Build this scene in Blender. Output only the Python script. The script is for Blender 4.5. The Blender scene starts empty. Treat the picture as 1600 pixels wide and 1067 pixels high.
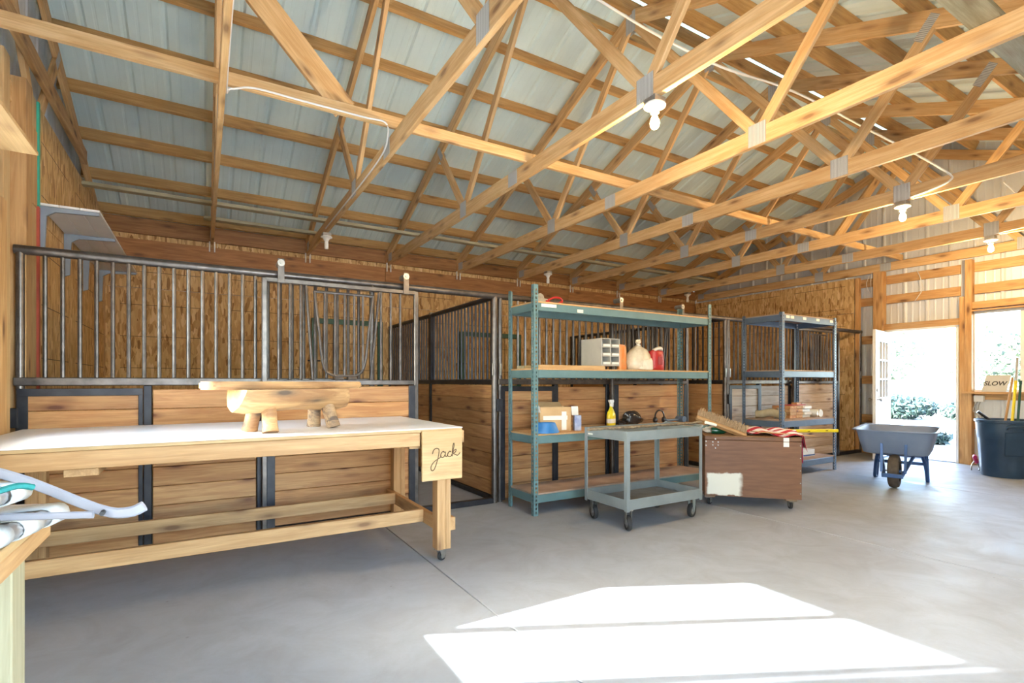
import bpy, bmesh, math, random
from mathutils import Matrix, Vector
random.seed(7)
R = math.radians
scene = bpy.context.scene
COL = scene.collection

# ------------------------------------------------------------------ camera, sky, sun, exposure
cam = bpy.data.cameras.new('camera')
cam.sensor_width = 36.0
cam.lens = 805.0 / 1600.0 * 36.0
cam.shift_y = 63.5 / 1600.0
cam.clip_start = 0.05
camo = bpy.data.objects.new('camera', cam)
COL.objects.link(camo)
camo.location = (0, 0, 1.23)
camo.rotation_euler = (R(90), 0, R(-30.96))
scene.camera = camo

SUN_EL, SUN_AZ = R(26.4), math.atan2(-0.894, 0.447)      # the low sun stands beyond the left wall
world = bpy.data.worlds.new('sky')
scene.world = world
world.use_nodes = True
wn, wl = world.node_tree.nodes, world.node_tree.links
wn.clear()
sky = wn.new('ShaderNodeTexSky')
sky.sky_type = 'NISHITA'
sky.sun_disc = False
sky.sun_elevation = SUN_EL
sky.sun_rotation = SUN_AZ
sky.air_density, sky.dust_density, sky.ozone_density = 1.0, 2.0, 0.6
hs = wn.new('ShaderNodeHueSaturation'); hs.inputs['Saturation'].default_value = 1.0
bg = wn.new('ShaderNodeBackground'); bg.inputs['Strength'].default_value = 1.4
wo = wn.new('ShaderNodeOutputWorld')
wl.new(sky.outputs[0], hs.inputs['Color']); wl.new(hs.outputs[0], bg.inputs['Color']); wl.new(bg.outputs[0], wo.inputs['Surface'])

sl = bpy.data.lights.new('sun', 'SUN')
sl.energy = 26.0
sl.angle = R(0.55)
sl.color = (0.91, 0.96, 1.0)
slo = bpy.data.objects.new('sun', sl)
COL.objects.link(slo)
sd = Vector((0.894 * math.cos(SUN_EL), -0.447 * math.cos(SUN_EL), -math.sin(SUN_EL)))
slo.rotation_euler = sd.to_track_quat('-Z', 'Y').to_euler()

vs = scene.view_settings
vs.view_transform = 'Standard'
vs.look = 'None'
vs.exposure = 1.85
vs.gamma = 1.0
vs.use_curve_mapping = False
scene.cycles.max_bounces = 8
scene.cycles.diffuse_bounces = 5
scene.cycles.transparent_max_bounces = 16
scene.cycles.caustics_reflective = False
scene.cycles.caustics_refractive = False

# ------------------------------------------------------------------ materials
MATS = {}
def base_mat(name):
    m = bpy.data.materials.new(name); m.use_nodes = True
    nt = m.node_tree; nt.nodes.clear()
    o = nt.nodes.new('ShaderNodeOutputMaterial'); p = nt.nodes.new('ShaderNodeBsdfPrincipled')
    nt.links.new(p.outputs[0], o.inputs[0])
    MATS[name] = m
    return m, nt, p
def nd(nt, t, **k):
    n = nt.nodes.new(t)
    for a, v in k.items(): setattr(n, a, v)
    return n
def coords(nt, scale, rnd=True):
    tc = nd(nt, 'ShaderNodeTexCoord'); mp = nd(nt, 'ShaderNodeMapping')
    mp.inputs['Scale'].default_value = scale
    if rnd:
        oi = nd(nt, 'ShaderNodeObjectInfo'); mu = nd(nt, 'ShaderNodeVectorMath', operation='SCALE'); ad = nd(nt, 'ShaderNodeVectorMath', operation='ADD')
        cb = nd(nt, 'ShaderNodeCombineXYZ')
        for i in range(3): nt.links.new(oi.outputs['Random'], cb.inputs[i])
        mu.inputs['Scale'].default_value = 37.0
        nt.links.new(cb.outputs[0], mu.inputs[0]); nt.links.new(tc.outputs['Object'], ad.inputs[0]); nt.links.new(mu.outputs[0], ad.inputs[1])
        nt.links.new(ad.outputs[0], mp.inputs['Vector'])
    else:
        nt.links.new(tc.outputs['Object'], mp.inputs['Vector'])
    return mp.outputs[0]
def ramp(nt, fac, stops):
    r = nd(nt, 'ShaderNodeValToRGB')
    while len(r.color_ramp.elements) < len(stops): r.color_ramp.elements.new(0.5)
    for e, (p, c) in zip(r.color_ramp.elements, stops):
        e.position = p; e.color = (c[0], c[1], c[2], 1) if not isinstance(c, (int, float)) else (c, c, c, 1)
    nt.links.new(fac, r.inputs[0])
    return r.outputs[0]
def mixc(nt, fac, a, b, blend='MIX'):
    m = nd(nt, 'ShaderNodeMix', data_type='RGBA', blend_type=blend)
    for v, i in ((fac, 0), (a, 6), (b, 7)):
        if isinstance(v, (int, float)): m.inputs[i].default_value = v
        elif isinstance(v, tuple): m.inputs[i].default_value = (*v, 1)
        else: nt.links.new(v, m.inputs[i])
    return m.outputs[2]
def noise(nt, vec, scale, detail=4, rough=.55, dist=0):
    n = nd(nt, 'ShaderNodeTexNoise')
    n.inputs['Scale'].default_value = scale; n.inputs['Detail'].default_value = detail
    n.inputs['Roughness'].default_value = rough; n.inputs['Distortion'].default_value = dist
    nt.links.new(vec, n.inputs['Vector'])
    return n.outputs['Fac']
def bump(nt, p, h, s=.2, d=.01):
    b = nd(nt, 'ShaderNodeBump'); b.inputs['Strength'].default_value = s; b.inputs['Distance'].default_value = d
    nt.links.new(h, b.inputs['Height']); nt.links.new(b.outputs[0], p.inputs['Normal'])

def pm(name, c1, c2=None, scale=8, rough=.5, metal=0, bmp=.1, stretch=(1, 1, 1), spec=.5):
    """general surface: two tones mixed by noise, fine relief"""
    if name in MATS: return MATS[name]
    m, nt, p = base_mat(name)
    c2 = c2 or tuple(x * .8 for x in c1)
    v = coords(nt, stretch)
    n = noise(nt, v, scale)
    nt.links.new(mixc(nt, ramp(nt, n, [(.3, 0), (.7, 1)]), c1, c2), p.inputs['Base Color'])
    p.inputs['Roughness'].default_value = rough; p.inputs['Metallic'].default_value = metal
    p.inputs['Specular IOR Level'].default_value = spec
    if bmp: bump(nt, p, noise(nt, v, scale * 6), bmp, .004)
    return m
def wood(name, light, dark, knot=(.16, .07, .025), rough=.6, var=.35, grain=1.0, knots=1.0, orange=None):
    """planed softwood, grain along the local X of each board, with knots"""
    if name in MATS: return MATS[name]
    m, nt, p = base_mat(name)
    v = coords(nt, (.9, 11 * grain, 11 * grain))
    g = noise(nt, v, 2.6, 5, .6, .6)
    v2 = coords(nt, (1.3, 60, 60))
    fine = noise(nt, v2, 2.0, 3)
    c = mixc(nt, ramp(nt, g, [(.38, 0), (.62, 1)]), light, dark)
    c = mixc(nt, ramp(nt, fine, [(.35, 0), (.75, .45)]), c, tuple(x * .72 for x in dark))
    vk = coords(nt, (2.6, 8.5, 8.5))
    vo = nd(nt, 'ShaderNodeTexVoronoi'); vo.inputs['Scale'].default_value = 1.0
    nt.links.new(vk, vo.inputs['Vector'])
    kf = ramp(nt, vo.outputs['Distance'], [(.09, .95 * knots), (.15, .5 * knots), (.30, 0)])
    c = mixc(nt, kf, c, knot)
    oi = nd(nt, 'ShaderNodeObjectInfo')
    c = mixc(nt, var, c, ramp(nt, oi.outputs['Random'], [(0, (.62, .52, .44)), (.35, (.95, .9, .85)), (.7, (1.0, .84, .66)), (1, (1.12, 1.08, 1.02))]), 'MULTIPLY')
    nt.links.new(c, p.inputs['Base Color'])
    p.inputs['Roughness'].default_value = rough
    bump(nt, p, fine, .12, .003)
    return m
def osb(name):
    m, nt, p = base_mat(name)
    def flakes(sc, rot):
        tc = nd(nt, 'ShaderNodeTexCoord'); mp = nd(nt, 'ShaderNodeMapping')
        mp.inputs['Rotation'].default_value = (0, 0, rot); mp.inputs['Scale'].default_value = sc
        oi = nd(nt, 'ShaderNodeObjectInfo'); ad = nd(nt, 'ShaderNodeVectorMath', operation='ADD')
        cb = nd(nt, 'ShaderNodeCombineXYZ'); mm = nd(nt, 'ShaderNodeMath', operation='MULTIPLY'); mm.inputs[1].default_value = 9
        nt.links.new(oi.outputs['Random'], mm.inputs[0])
        nt.links.new(mm.outputs[0], cb.inputs[0]); nt.links.new(mm.outputs[0], cb.inputs[1]); nt.links.new(mm.outputs[0], cb.inputs[2])
        nt.links.new(tc.outputs['Object'], ad.inputs[0]); nt.links.new(cb.outputs[0], ad.inputs[1])
        nt.links.new(ad.outputs[0], mp.inputs['Vector'])
        v = nd(nt, 'ShaderNodeTexVoronoi'); v.inputs['Scale'].default_value = 1.0; v.inputs['Randomness'].default_value = 1
        nt.links.new(mp.outputs[0], v.inputs['Vector'])
        return v
    A, B, C = flakes((9, 38, 1), .5), flakes((10, 42, 1), -.55), flakes((8, 34, 1), 1.45)
    def sep(v):
        q = nd(nt, 'ShaderNodeSeparateColor'); nt.links.new(v.outputs['Color'], q.inputs[0]); return q
    sa, sb, sc = sep(A), sep(B), sep(C)
    tones = [(0, (.27, .13, .04)), (.12, (.46, .265, .095)), (.5, (.60, .38, .155)), (.85, (.68, .455, .205)), (1, (.76, .55, .29))]
    c = mixc(nt, ramp(nt, sa.outputs[1], [(.49, 0), (.5, 1)]), ramp(nt, sa.outputs[0], tones), ramp(nt, sb.outputs[0], tones))
    c = mixc(nt, ramp(nt, sc.outputs[1], [(.62, 0), (.63, 1)]), c, ramp(nt, sc.outputs[0], tones))
    # printed nailing lines across the sheet
    tc = nd(nt, 'ShaderNodeTexCoord'); sx = nd(nt, 'ShaderNodeSeparateXYZ'); nt.links.new(tc.outputs['Object'], sx.inputs[0])
    def mth(op, x, y):
        n = nd(nt, 'ShaderNodeMath', operation=op)
        for i, q in enumerate((x, y)):
            if isinstance(q, (int, float)): n.inputs[i].default_value = q
            else: nt.links.new(q, n.inputs[i])
        return n.outputs[0]
    fr = mth('FRACT', mth('MULTIPLY', mth('ADD', sx.outputs[0], 5.1), 2.46), 0)
    ln = mth('MULTIPLY', mth('LESS_THAN', fr, .018), mth('LESS_THAN', mth('ABSOLUTE', sx.outputs[1], 0), .46))
    c = mixc(nt, mth('MULTIPLY', ln, .85), c, (.05, .03, .015))
    nt.links.new(c, p.inputs['Base Color'])
    p.inputs['Roughness'].default_value = .72
    bump(nt, p, sa.outputs[2], .25, .004)
    return m
def concrete(name):
    m, nt, p = base_mat(name)
    v = coords(nt, (1, 1, 1), False)
    big = noise(nt, v, .7, 6, .6, .4); mid = noise(nt, v, 3.0, 6, .65, 1.0); fine = noise(nt, v, 60, 3)
    c = mixc(nt, ramp(nt, big, [(.3, 0), (.7, 1)]), (.31, .335, .37), (.385, .415, .455))
    c = mixc(nt, ramp(nt, mid, [(.42, 0), (.72, .5)]), c, (.27, .265, .265))
    c = mixc(nt, ramp(nt, fine, [(.4, 0), (.8, .3)]), c, (.33, .33, .33))
    vs_ = nd(nt, 'ShaderNodeTexVoronoi'); vs_.inputs['Scale'].default_value = 5.0; nt.links.new(v, vs_.inputs['Vector'])
    c = mixc(nt, ramp(nt, vs_.outputs['Distance'], [(.02, .55), (.05, 0)]), c, (.17, .15, .13))
    nt.links.new(c, p.inputs['Base Color'])
    nt.links.new(ramp(nt, mid, [(.25, .42), (.75, .65)]), p.inputs['Roughness'])
    p.inputs['Specular IOR Level'].default_value = .45
    bump(nt, p, fine, .06, .002)
    return m
def stripes(name, a, b, n, axis=1, rough=.8, corner=None):
    """woven cloth with printed stripes; corner = colour of the canton"""
    m, nt, p = base_mat(name)
    tc = nd(nt, 'ShaderNodeTexCoord'); sx = nd(nt, 'ShaderNodeSeparateXYZ'); nt.links.new(tc.outputs['UV'], sx.inputs[0])
    mu = nd(nt, 'ShaderNodeMath', operation='MULTIPLY'); mu.inputs[1].default_value = n / 2
    fr = nd(nt, 'ShaderNodeMath', operation='FRACT'); lt = nd(nt, 'ShaderNodeMath', operation='LESS_THAN'); lt.inputs[1].default_value = .5
    nt.links.new(sx.outputs[axis], mu.inputs[0]); nt.links.new(mu.outputs[0], fr.inputs[0]); nt.links.new(fr.outputs[0], lt.inputs[0])
    c = mixc(nt, lt.outputs[0], b, a)
    if corner:
        l1 = nd(nt, 'ShaderNodeMath', operation='LESS_THAN'); l1.inputs[1].default_value = .22
        l2 = nd(nt, 'ShaderNodeMath', operation='GREATER_THAN'); l2.inputs[1].default_value = .5
        mm = nd(nt, 'ShaderNodeMath', operation='MULTIPLY')
        nt.links.new(sx.outputs[0], l1.inputs[0]); nt.links.new(sx.outputs[1], l2.inputs[0])
        nt.links.new(l1.outputs[0], mm.inputs[0]); nt.links.new(l2.outputs[0], mm.inputs[1])
        c = mixc(nt, mm.outputs[0], c, corner)
    nt.links.new(c, p.inputs['Base Color']); p.inputs['Roughness'].default_value = rough
    v = coords(nt, (1, 1, 1)); bump(nt, p, noise(nt, v, 220), .15, .002)
    return m
def glass(name):
    m = bpy.data.materials.new(name); m.use_nodes = True; nt = m.node_tree; nt.nodes.clear()
    o = nd(nt, 'ShaderNodeOutputMaterial'); t = nd(nt, 'ShaderNodeBsdfTransparent'); g = nd(nt, 'ShaderNodeBsdfGlossy'); mx = nd(nt, 'ShaderNodeMixShader'); fz = nd(nt, 'ShaderNodeFresnel')
    t.inputs[0].default_value = (.93, .96, .95, 1); g.inputs['Roughness'].default_value = .02; fz.inputs[0].default_value = 1.35
    nt.links.new(fz.outputs[0], mx.inputs[0]); nt.links.new(t.outputs[0], mx.inputs[1]); nt.links.new(g.outputs[0], mx.inputs[2]); nt.links.new(mx.outputs[0], o.inputs[0])
    MATS[name] = m; return m
def emis(name, col, s):
    m = bpy.data.materials.new(name); m.use_nodes = True; nt = m.node_tree; nt.nodes.clear()
    o = nd(nt, 'ShaderNodeOutputMaterial'); e = nd(nt, 'ShaderNodeEmission'); e.inputs[0].default_value = (*col, 1); e.inputs[1].default_value = s
    nt.links.new(e.outputs[0], o.inputs[0]); MATS[name] = m; return m
def ribbed_plate(name):
    m, nt, p = base_mat(name)
    v = coords(nt, (1, 1, 1), False)
    w = nd(nt, 'ShaderNodeTexWave', wave_type='BANDS', bands_direction='X'); w.inputs['Scale'].default_value = 26; nt.links.new(v, w.inputs['Vector'])
    nt.links.new(ramp(nt, w.outputs['Fac'], [(.3, (.34, .35, .345)), (.7, (.66, .67, .66))]), p.inputs['Base Color'])
    p.inputs['Metallic'].default_value = .3; p.inputs['Roughness'].default_value = .45
    bump(nt, p, w.outputs['Fac'], .5, .004)
    return m
def bristle(name):
    return pm(name, (.46, .33, .20), (.26, .17, .09), 60, .9, 0, .4)

TRUSS = wood('truss_pine', (.75, .52, .265), (.60, .36, .145), var=.3, knots=.8)
PURLIN = wood('purlin_fir', (.62, .385, .155), (.48, .27, .09), var=.3, knots=.7)
STUD = wood('stud_fir', (.66, .42, .19), (.50, .28, .105), var=.35)
HEAD = wood('header_fir', (.46, .22, .075), (.30, .13, .04), var=.3)
BOARD = wood('stall_board', (.63, .37, .165), (.46, .225, .09), knot=(.14, .04, .018), var=.7, knots=1.0)
BENCHW = wood('bench_lumber', (.60, .375, .175), (.46, .26, .105), var=.35, knots=.9)
TREAT = wood('treated_lumber', (.46, .42, .28), (.33, .29, .17), var=.2, knots=.4)
PLY = wood('plywood', (.61, .42, .205), (.50, .32, .14), knots=.35, var=.15, grain=.5)
LOGW = wood('peeled_log', (.62, .39, .18), (.34, .18, .08), var=.1, grain=.5, knot=(.10, .07, .05))
BARK = wood('bark_log', (.46, .31, .17), (.13, .09, .065), var=.2, grain=1.0, knots=.3)
PARTB = pm('particle_board', (.62, .36, .16), (.50, .28, .12), 60, .75, 0, .15)
OSBM = osb('oriented_strand_board')
CONC = concrete('concrete')
ROOFM = pm('roof_steel', (.66, .81, .82), (.60, .745, .755), 2.5, .34, 0, .03, (1, .3, 1))
SIDE = pm('siding_steel', (.72, .755, .785), (.65, .685, .715), 2.0, .4, .15, .03)
STEEL = pm('bare_steel_tube', (.17, .15, .14), (.085, .078, .075), 14, .36, .75, .06)
BLKST = pm('dark_steel', (.022, .024, .032), (.045, .046, .055), 9, .42, .5, .05)
GREEN = pm('green_painted_steel', (.008, .055, .04), (.012, .075, .055), 10, .4, .2, .05)
GALV = ribbed_plate('gusset_steel')
ZINC = pm('zinc_hardware', (.42, .41, .385), (.30, .295, .275), 30, .35, .8, .05)
TEAL = pm('teal_painted_steel', (.135, .235, .245), (.10, .185, .20), 6, .42, .1, .04)
BLUEG = pm('blue_grey_painted_steel', (.125, .18, .26), (.09, .135, .205), 6, .42, .15, .04)
CARTG = pm('grey_painted_steel', (.265, .295, .29), (.205, .235, .235), 5, .42, .15, .05)
WHITE = pm('white_melamine', (.80, .81, .82), (.74, .75, .77), 5, .35, 0, .02)
PAINTW = pm('white_paint', (.78, .78, .74), (.72, .72, .69), 6, .45, 0, .04)
VINYL = pm('white_vinyl', (.82, .82, .80), (.76, .76, .75), 8, .4, 0, .03)
RUBBER = pm('black_rubber', (.018, .018, .02), (.03, .03, .03), 30, .75, 0, .1)
PORC = pm('porcelain', (.82, .80, .74), (.78, .76, .70), 10, .25, 0, 0)
CABLE = pm('white_cable', (.78, .77, .72), (.70, .69, .65), 20, .5, 0, .05)
GLASS = glass('window_glass')
ALU = pm('aluminium', (.70, .70, .71), (.60, .60, .62), 12, .28, .85, .03)

# ------------------------------------------------------------------ mesh helpers
WM = {}
MESH = {}
def finish(bm, name, mat, smooth=False):
    me = bpy.data.meshes.new(name)
    bmesh.ops.recalc_face_normals(bm, faces=bm.faces)
    bm.to_mesh(me); bm.free()
    if mat: me.materials.append(mat)
    if smooth:
        for p in me.polygons: p.use_smooth = True
        me.set_sharp_from_angle(angle=R(38))
    return me
def obj(name, me, parent=None, M=None, **props):
    o = bpy.data.objects.new(name, me)
    COL.objects.link(o)
    M = M if M is not None else Matrix.Identity(4)
    if parent is not None:
        o.parent = parent
        o.matrix_local = WM[parent.name].inverted() @ M
    else:
        o.matrix_world = M
    WM[o.name] = M
    for k, v in props.items(): o[k] = v
    return o
def thing(name, label, cat, loc=(0, 0, 0), rz=0.0, group=None):
    M = Matrix.Translation(loc) @ Matrix.Rotation(rz, 4, 'Z')
    o = obj(name, None, None, M, label=label, category=cat)
    o.empty_display_size = .1
    if group: o['group'] = group
    return o
def tag(o, label, cat, group=None):
    o['label'] = label; o['category'] = cat
    if group: o['group'] = group
    return o
def box_mesh(L, W, H, mat, bev=.003):
    key = ('b', round(L, 3), round(W, 3), round(H, 3), mat.name, bev)
    if key not in MESH:
        bm = bmesh.new(); bmesh.ops.create_cube(bm, size=1)
        bmesh.ops.scale(bm, vec=(L, W, H), verts=bm.verts)
        b = min(bev, .3 * min(L, W, H))
        if b > 0: bmesh.ops.bevel(bm, geom=list(bm.edges), offset=b, segments=1, affect='EDGES', profile=.5)
        MESH[key] = finish(bm, 'box', mat)
    return MESH[key]
def frame_x(d, up=Vector((0, 0, 1))):
    """matrix whose X axis is d and whose Z axis leans to up"""
    x = d.normalized(); y = up.cross(x)
    if y.length < 1e-5: y = Vector((0, 1, 0))
    y.normalize(); z = x.cross(y)
    return Matrix((x, y, z)).transposed().to_4x4()
def beam(name, p0, p1, w, h, mat, parent=None, up=(0, 0, 1), bev=.003, **props):
    """board from p0 to p1: w across, h along up; grain runs along it"""
    p0, p1 = Vector(p0), Vector(p1); d = p1 - p0
    M = Matrix.Translation((p0 + p1) / 2) @ frame_x(d, Vector(up))
    return obj(name, box_mesh(d.length, w, h, mat, bev), parent, M, **props)
def block(name, x0, x1, y0, y1, z0, z1, mat, parent=None, bev=.003, axis=None, M0=None, **props):
    """axis-aligned box; axis picks the grain direction (longest side by default); M0 = frame the numbers are given in"""
    dx, dy, dz = x1 - x0, y1 - y0, z1 - z0
    c = Vector(((x0 + x1) / 2, (y0 + y1) / 2, (z0 + z1) / 2))
    axis = axis or 'xyz'[[dx, dy, dz].index(max(dx, dy, dz))]
    if axis == 'x': Rm, d = Matrix.Identity(4), (dx, dy, dz)
    elif axis == 'y': Rm, d = frame_x(Vector((0, 1, 0))), (dy, dx, dz)
    else: Rm, d = frame_x(Vector((0, 0, 1)), Vector((0, 1, 0))), (dz, dx, dy)
    M = Matrix.Translation(c) @ Rm
    if M0 is not None: M = M0 @ M
    return obj(name, box_mesh(*d, mat, bev), parent, M, **props)
def cyl_mesh(L, r0, r1, mat, n=10):
    key = ('c', round(L, 3), round(r0, 4), round(r1, 4), mat.name, n)
    if key not in MESH:
        bm = bmesh.new()
        a = [bm.verts.new((-L / 2, r0 * math.cos(t * 2 * math.pi / n), r0 * math.sin(t * 2 * math.pi / n))) for t in range(n)]
        b = [bm.verts.new((L / 2, r1 * math.cos(t * 2 * math.pi / n), r1 * math.sin(t * 2 * math.pi / n))) for t in range(n)]
        for i in range(n): bm.faces.new((a[i], a[(i + 1) % n], b[(i + 1) % n], b[i]))
        bm.faces.new(a); bm.faces.new(b)
        MESH[key] = finish(bm, 'rod', mat, True)
    return MESH[key]
def rod(name, p0, p1, r, mat, parent=None, r1=None, n=10, **props):
    p0, p1 = Vector(p0), Vector(p1); d = p1 - p0
    M = Matrix.Translation((p0 + p1) / 2) @ frame_x(d, Vector((0, 0, 1)) if abs(d.normalized().z) < .99 else Vector((0, 1, 0)))
    return obj(name, cyl_mesh(d.length, r, r if r1 is None else r1, mat, n), parent, M, **props)
def smooth_path(pts, sub=6, closed=False):
    P = [Vector(p) for p in pts]; out = []
    n = len(P)
    for i in range(n if closed else n - 1):
        g = (lambda k: P[k % n]) if closed else (lambda k: P[max(0, min(n - 1, k))])
        a, b, c, d = g(i - 1), g(i), g(i + 1), g(i + 2)
        for s in range(sub):
            t = s / sub
            out.append(.5 * ((2 * b) + (c - a) * t + (2 * a - 5 * b + 4 * c - d) * t * t + (3 * b - a - 3 * c + d) * t ** 3))
    if not closed: out.append(P[-1])
    return out
def tube_bm(bm, pts, r, n=8, closed=False, flat=1.0, rs=None):
    pts = [Vector(p) for p in pts]; rings = []; N = len(pts)
    ref = None
    for i, p in enumerate(pts):
        a = pts[(i - 1) % N] if closed or i > 0 else p
        b = pts[(i + 1) % N] if closed or i < N - 1 else p
        t = (b - a).normalized()
        if ref is None:
            ref = Vector((0, 0, 1)) if abs(t.z) < .9 else Vector((1, 0, 0))
        u = (ref - t * ref.dot(t))
        if u.length < 1e-4: u = t.orthogonal()
        u.normalize(); ref = u; v = t.cross(u)
        rr = rs[i] if rs else r
        rings.append([bm.verts.new(p + (u * math.cos(k * 2 * math.pi / n) * flat + v * math.sin(k * 2 * math.pi / n)) * rr) for k in range(n)])
    for i in range(N if closed else N - 1):
        A, B = rings[i], rings[(i + 1) % N]
        for k in range(n): bm.faces.new((A[k], A[(k + 1) % n], B[(k + 1) % n], B[k]))
    if not closed:
        bm.faces.new(rings[0]); bm.faces.new(rings[-1])
def tube(name, pts, r, mat, parent=None, n=8, closed=False, sub=6, flat=1.0, M=None, rs=None, **props):
    bm = bmesh.new()
    pp = smooth_path(pts, sub, closed) if sub else pts
    tube_bm(bm, pp, r, n, closed, flat, rs)
    return obj(name, finish(bm, name, mat, True), parent, M, **props)
def lathe_mesh(prof, mat, n=24, name='lathe', mod=None, ang=2 * math.pi):
    bm = bmesh.new(); rings = []
    for (r, z) in prof:
        rings.append([bm.verts.new((r * (mod(t * 2 * math.pi / n, z) if mod else 1) * math.cos(t * 2 * math.pi / n), r * (mod(t * 2 * math.pi / n, z) if mod else 1) * math.sin(t * 2 * math.pi / n), z)) for t in range(n)] if r > 1e-6 else [bm.verts.new((0, 0, z))])
    for A, B in zip(rings, rings[1:]):
        for k in range(n):
            q = [A[k % len(A)], A[(k + 1) % len(A)], B[(k + 1) % len(B)], B[k % len(B)]]
            q2 = []
            for x in q:
                if x not in q2: q2.append(x)
            if len(q2) > 2: bm.faces.new(q2)
    return finish(bm, name, mat, True)
def lathe(name, prof, mat, parent=None, M=None, n=24, mod=None, **props):
    return obj(name, lathe_mesh(prof, mat, n, name, mod), parent, M, **props)
def T(x, y, z): return Matrix.Translation((x, y, z))
def RZ(a): return Matrix.Rotation(a, 4, 'Z')
def RX(a): return Matrix.Rotation(a, 4, 'X')
def RY(a): return Matrix.Rotation(a, 4, 'Y')
def poly_prism(name, pts, thick, mat, parent=None, M=None, smooth=False, **props):
    """outline in local XZ extruded along local Y by thick (centred)"""
    bm = bmesh.new()
    a = [bm.verts.new((x, -thick / 2, z)) for x, z in pts]; b = [bm.verts.new((x, thick / 2, z)) for x, z in pts]
    bm.faces.new(a); bm.faces.new(b)
    for i in range(len(pts)): bm.faces.new((a[i], a[(i + 1) % len(pts)], b[(i + 1) % len(pts)], b[i]))
    return obj(name, finish(bm, name, mat, smooth), parent, M, **props)
def text_obj(name, s, size, mat, parent, M, shear=0., extrude=.001, offset=0.):
    cu = bpy.data.curves.new('t', 'FONT'); cu.body = s; cu.size = size; cu.shear = shear; cu.extrude = extrude; cu.offset = offset
    cu.align_x = 'CENTER'; cu.align_y = 'CENTER'
    t = bpy.data.objects.new('t', cu); COL.objects.link(t)
    dg = bpy.context.evaluated_depsgraph_get()
    me = bpy.data.meshes.new_from_object(t.evaluated_get(dg))
    bpy.data.objects.remove(t); bpy.data.curves.remove(cu)
    me.materials.clear(); me.materials.append(mat)
    return obj(name, me, parent, M)

# ------------------------------------------------------------------ dimensions of the building
XL, XR = -1.20, 9.95            # outer steel of the gable walls
YN, YB = -0.31, 8.09            # truss seats
YP = 3.89                       # ridge
TX = [0.107 + 1.2192 * k for k in range(-1, 9)]
SL = 0.40
def roof_z(y): return 5.03 - SL * abs(y - YP)            # top of the top chords
ZM = 0.15                                               # purlins lift the sheets this far
YE, YNE = 8.42, -0.64                                   # eaves

# ------------------------------------------------------------------ floor and ground
GROUND = pm('pale_gravel', (.54, .54, .53), (.45, .45, .44), 3.0, .95, 0, .3)
g = obj('ground', box_mesh(160, 160, .1, GROUND, 0), None, T(10, 0, -.20), kind='structure')
fl = block('floor', XL - .1, XR + .1, YN - .1, YE - .1, -.16, -.02, pm('slab_joint', (.05, .05, .05), None, 5, .9), None, 0, kind='structure')
xs = [XL - .1, 1.33, 4.36, 7.40, XR + .1]
for a, b in zip(xs, xs[1:]):
    block('slab', a + .004, b - .004, YN - .1, YE - .1, -.02, 0, CONC, fl, .002, axis='x')

# ------------------------------------------------------------------ corrugated sheets
def sheet_mesh(u0, u1, z0, ztop, mat, flip, coverage):
    """ribbed steel between u0 and u1 (profile depth along local Y), from z0 to ztop(u); ribs every 0.3048"""
    us = []
    k0 = math.floor((u0 - coverage) / .3048) - 1
    for k in range(k0, k0 + 200):
        c = coverage + k * .3048
        if c - .03 > u1: break
        us += [(c - .032, 0), (c - .012, .019), (c + .012, .019), (c + .032, 0)]
        for q in (.1016, .2032): us += [(c + q - .016, 0), (c + q - .008, .0025), (c + q + .008, .0025), (c + q + .016, 0)]
    us = sorted(us)
    def dep(u):
        for (a, da), (b, db) in zip(us, us[1:]):
            if a <= u <= b: return da + (db - da) * (u - a) / max(1e-9, b - a)
        return 0
    pts = [(u0, dep(u0))] + [(u, d) for u, d in us if u0 < u < u1] + [(u1, dep(u1))]
    bm = bmesh.new(); lo = []; hi = []
    for u, d in pts:
        lo.append(bm.verts.new((u, d * flip, z0))); hi.append(bm.verts.new((u, d * flip, max(z0 + .001, ztop(u)))))
    for i in range(len(pts) - 1): bm.faces.new((lo[i], lo[i + 1], hi[i + 1], hi[i]))
    return finish(bm, 'sheet', mat)
def siding(parent, M, flip, u0, u1, z0, ztop, openings, mat=SIDE):
    edges = [u0]
    c = math.floor(u0 / .9144) * .9144
    while c < u1:
        if c > u0 + .02: edges.append(c)
        c += .9144
    edges.append(u1)
    for a, b, _, _ in openings: edges += [a, b]
    edges = sorted(set(round(e, 4) for e in edges if u0 <= e <= u1))
    for a, b in zip(edges, edges[1:]):
        if b - a < .01: continue
        m = (a + b) / 2
        spans = [(z0, None)]
        for oa, ob, oz0, oz1 in openings:
            if oa < m < ob:
                spans = ([(z0, oz0)] if oz0 > z0 + .02 else []) + [(oz1, None)]
        for s0, s1 in spans:
            f = (lambda u, s=s1: s) if s1 is not None else ztop
            obj('siding_sheet', sheet_mesh(a, b, s0, f, mat, flip, 0.0), parent, M)

def osb_panel(parent, xy, w, z0, z1, nrm):
    return beam('osb_panel', (*xy, z0), (*xy, z1), w, .015, OSBM, parent, up=nrm, bev=.001)
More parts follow.
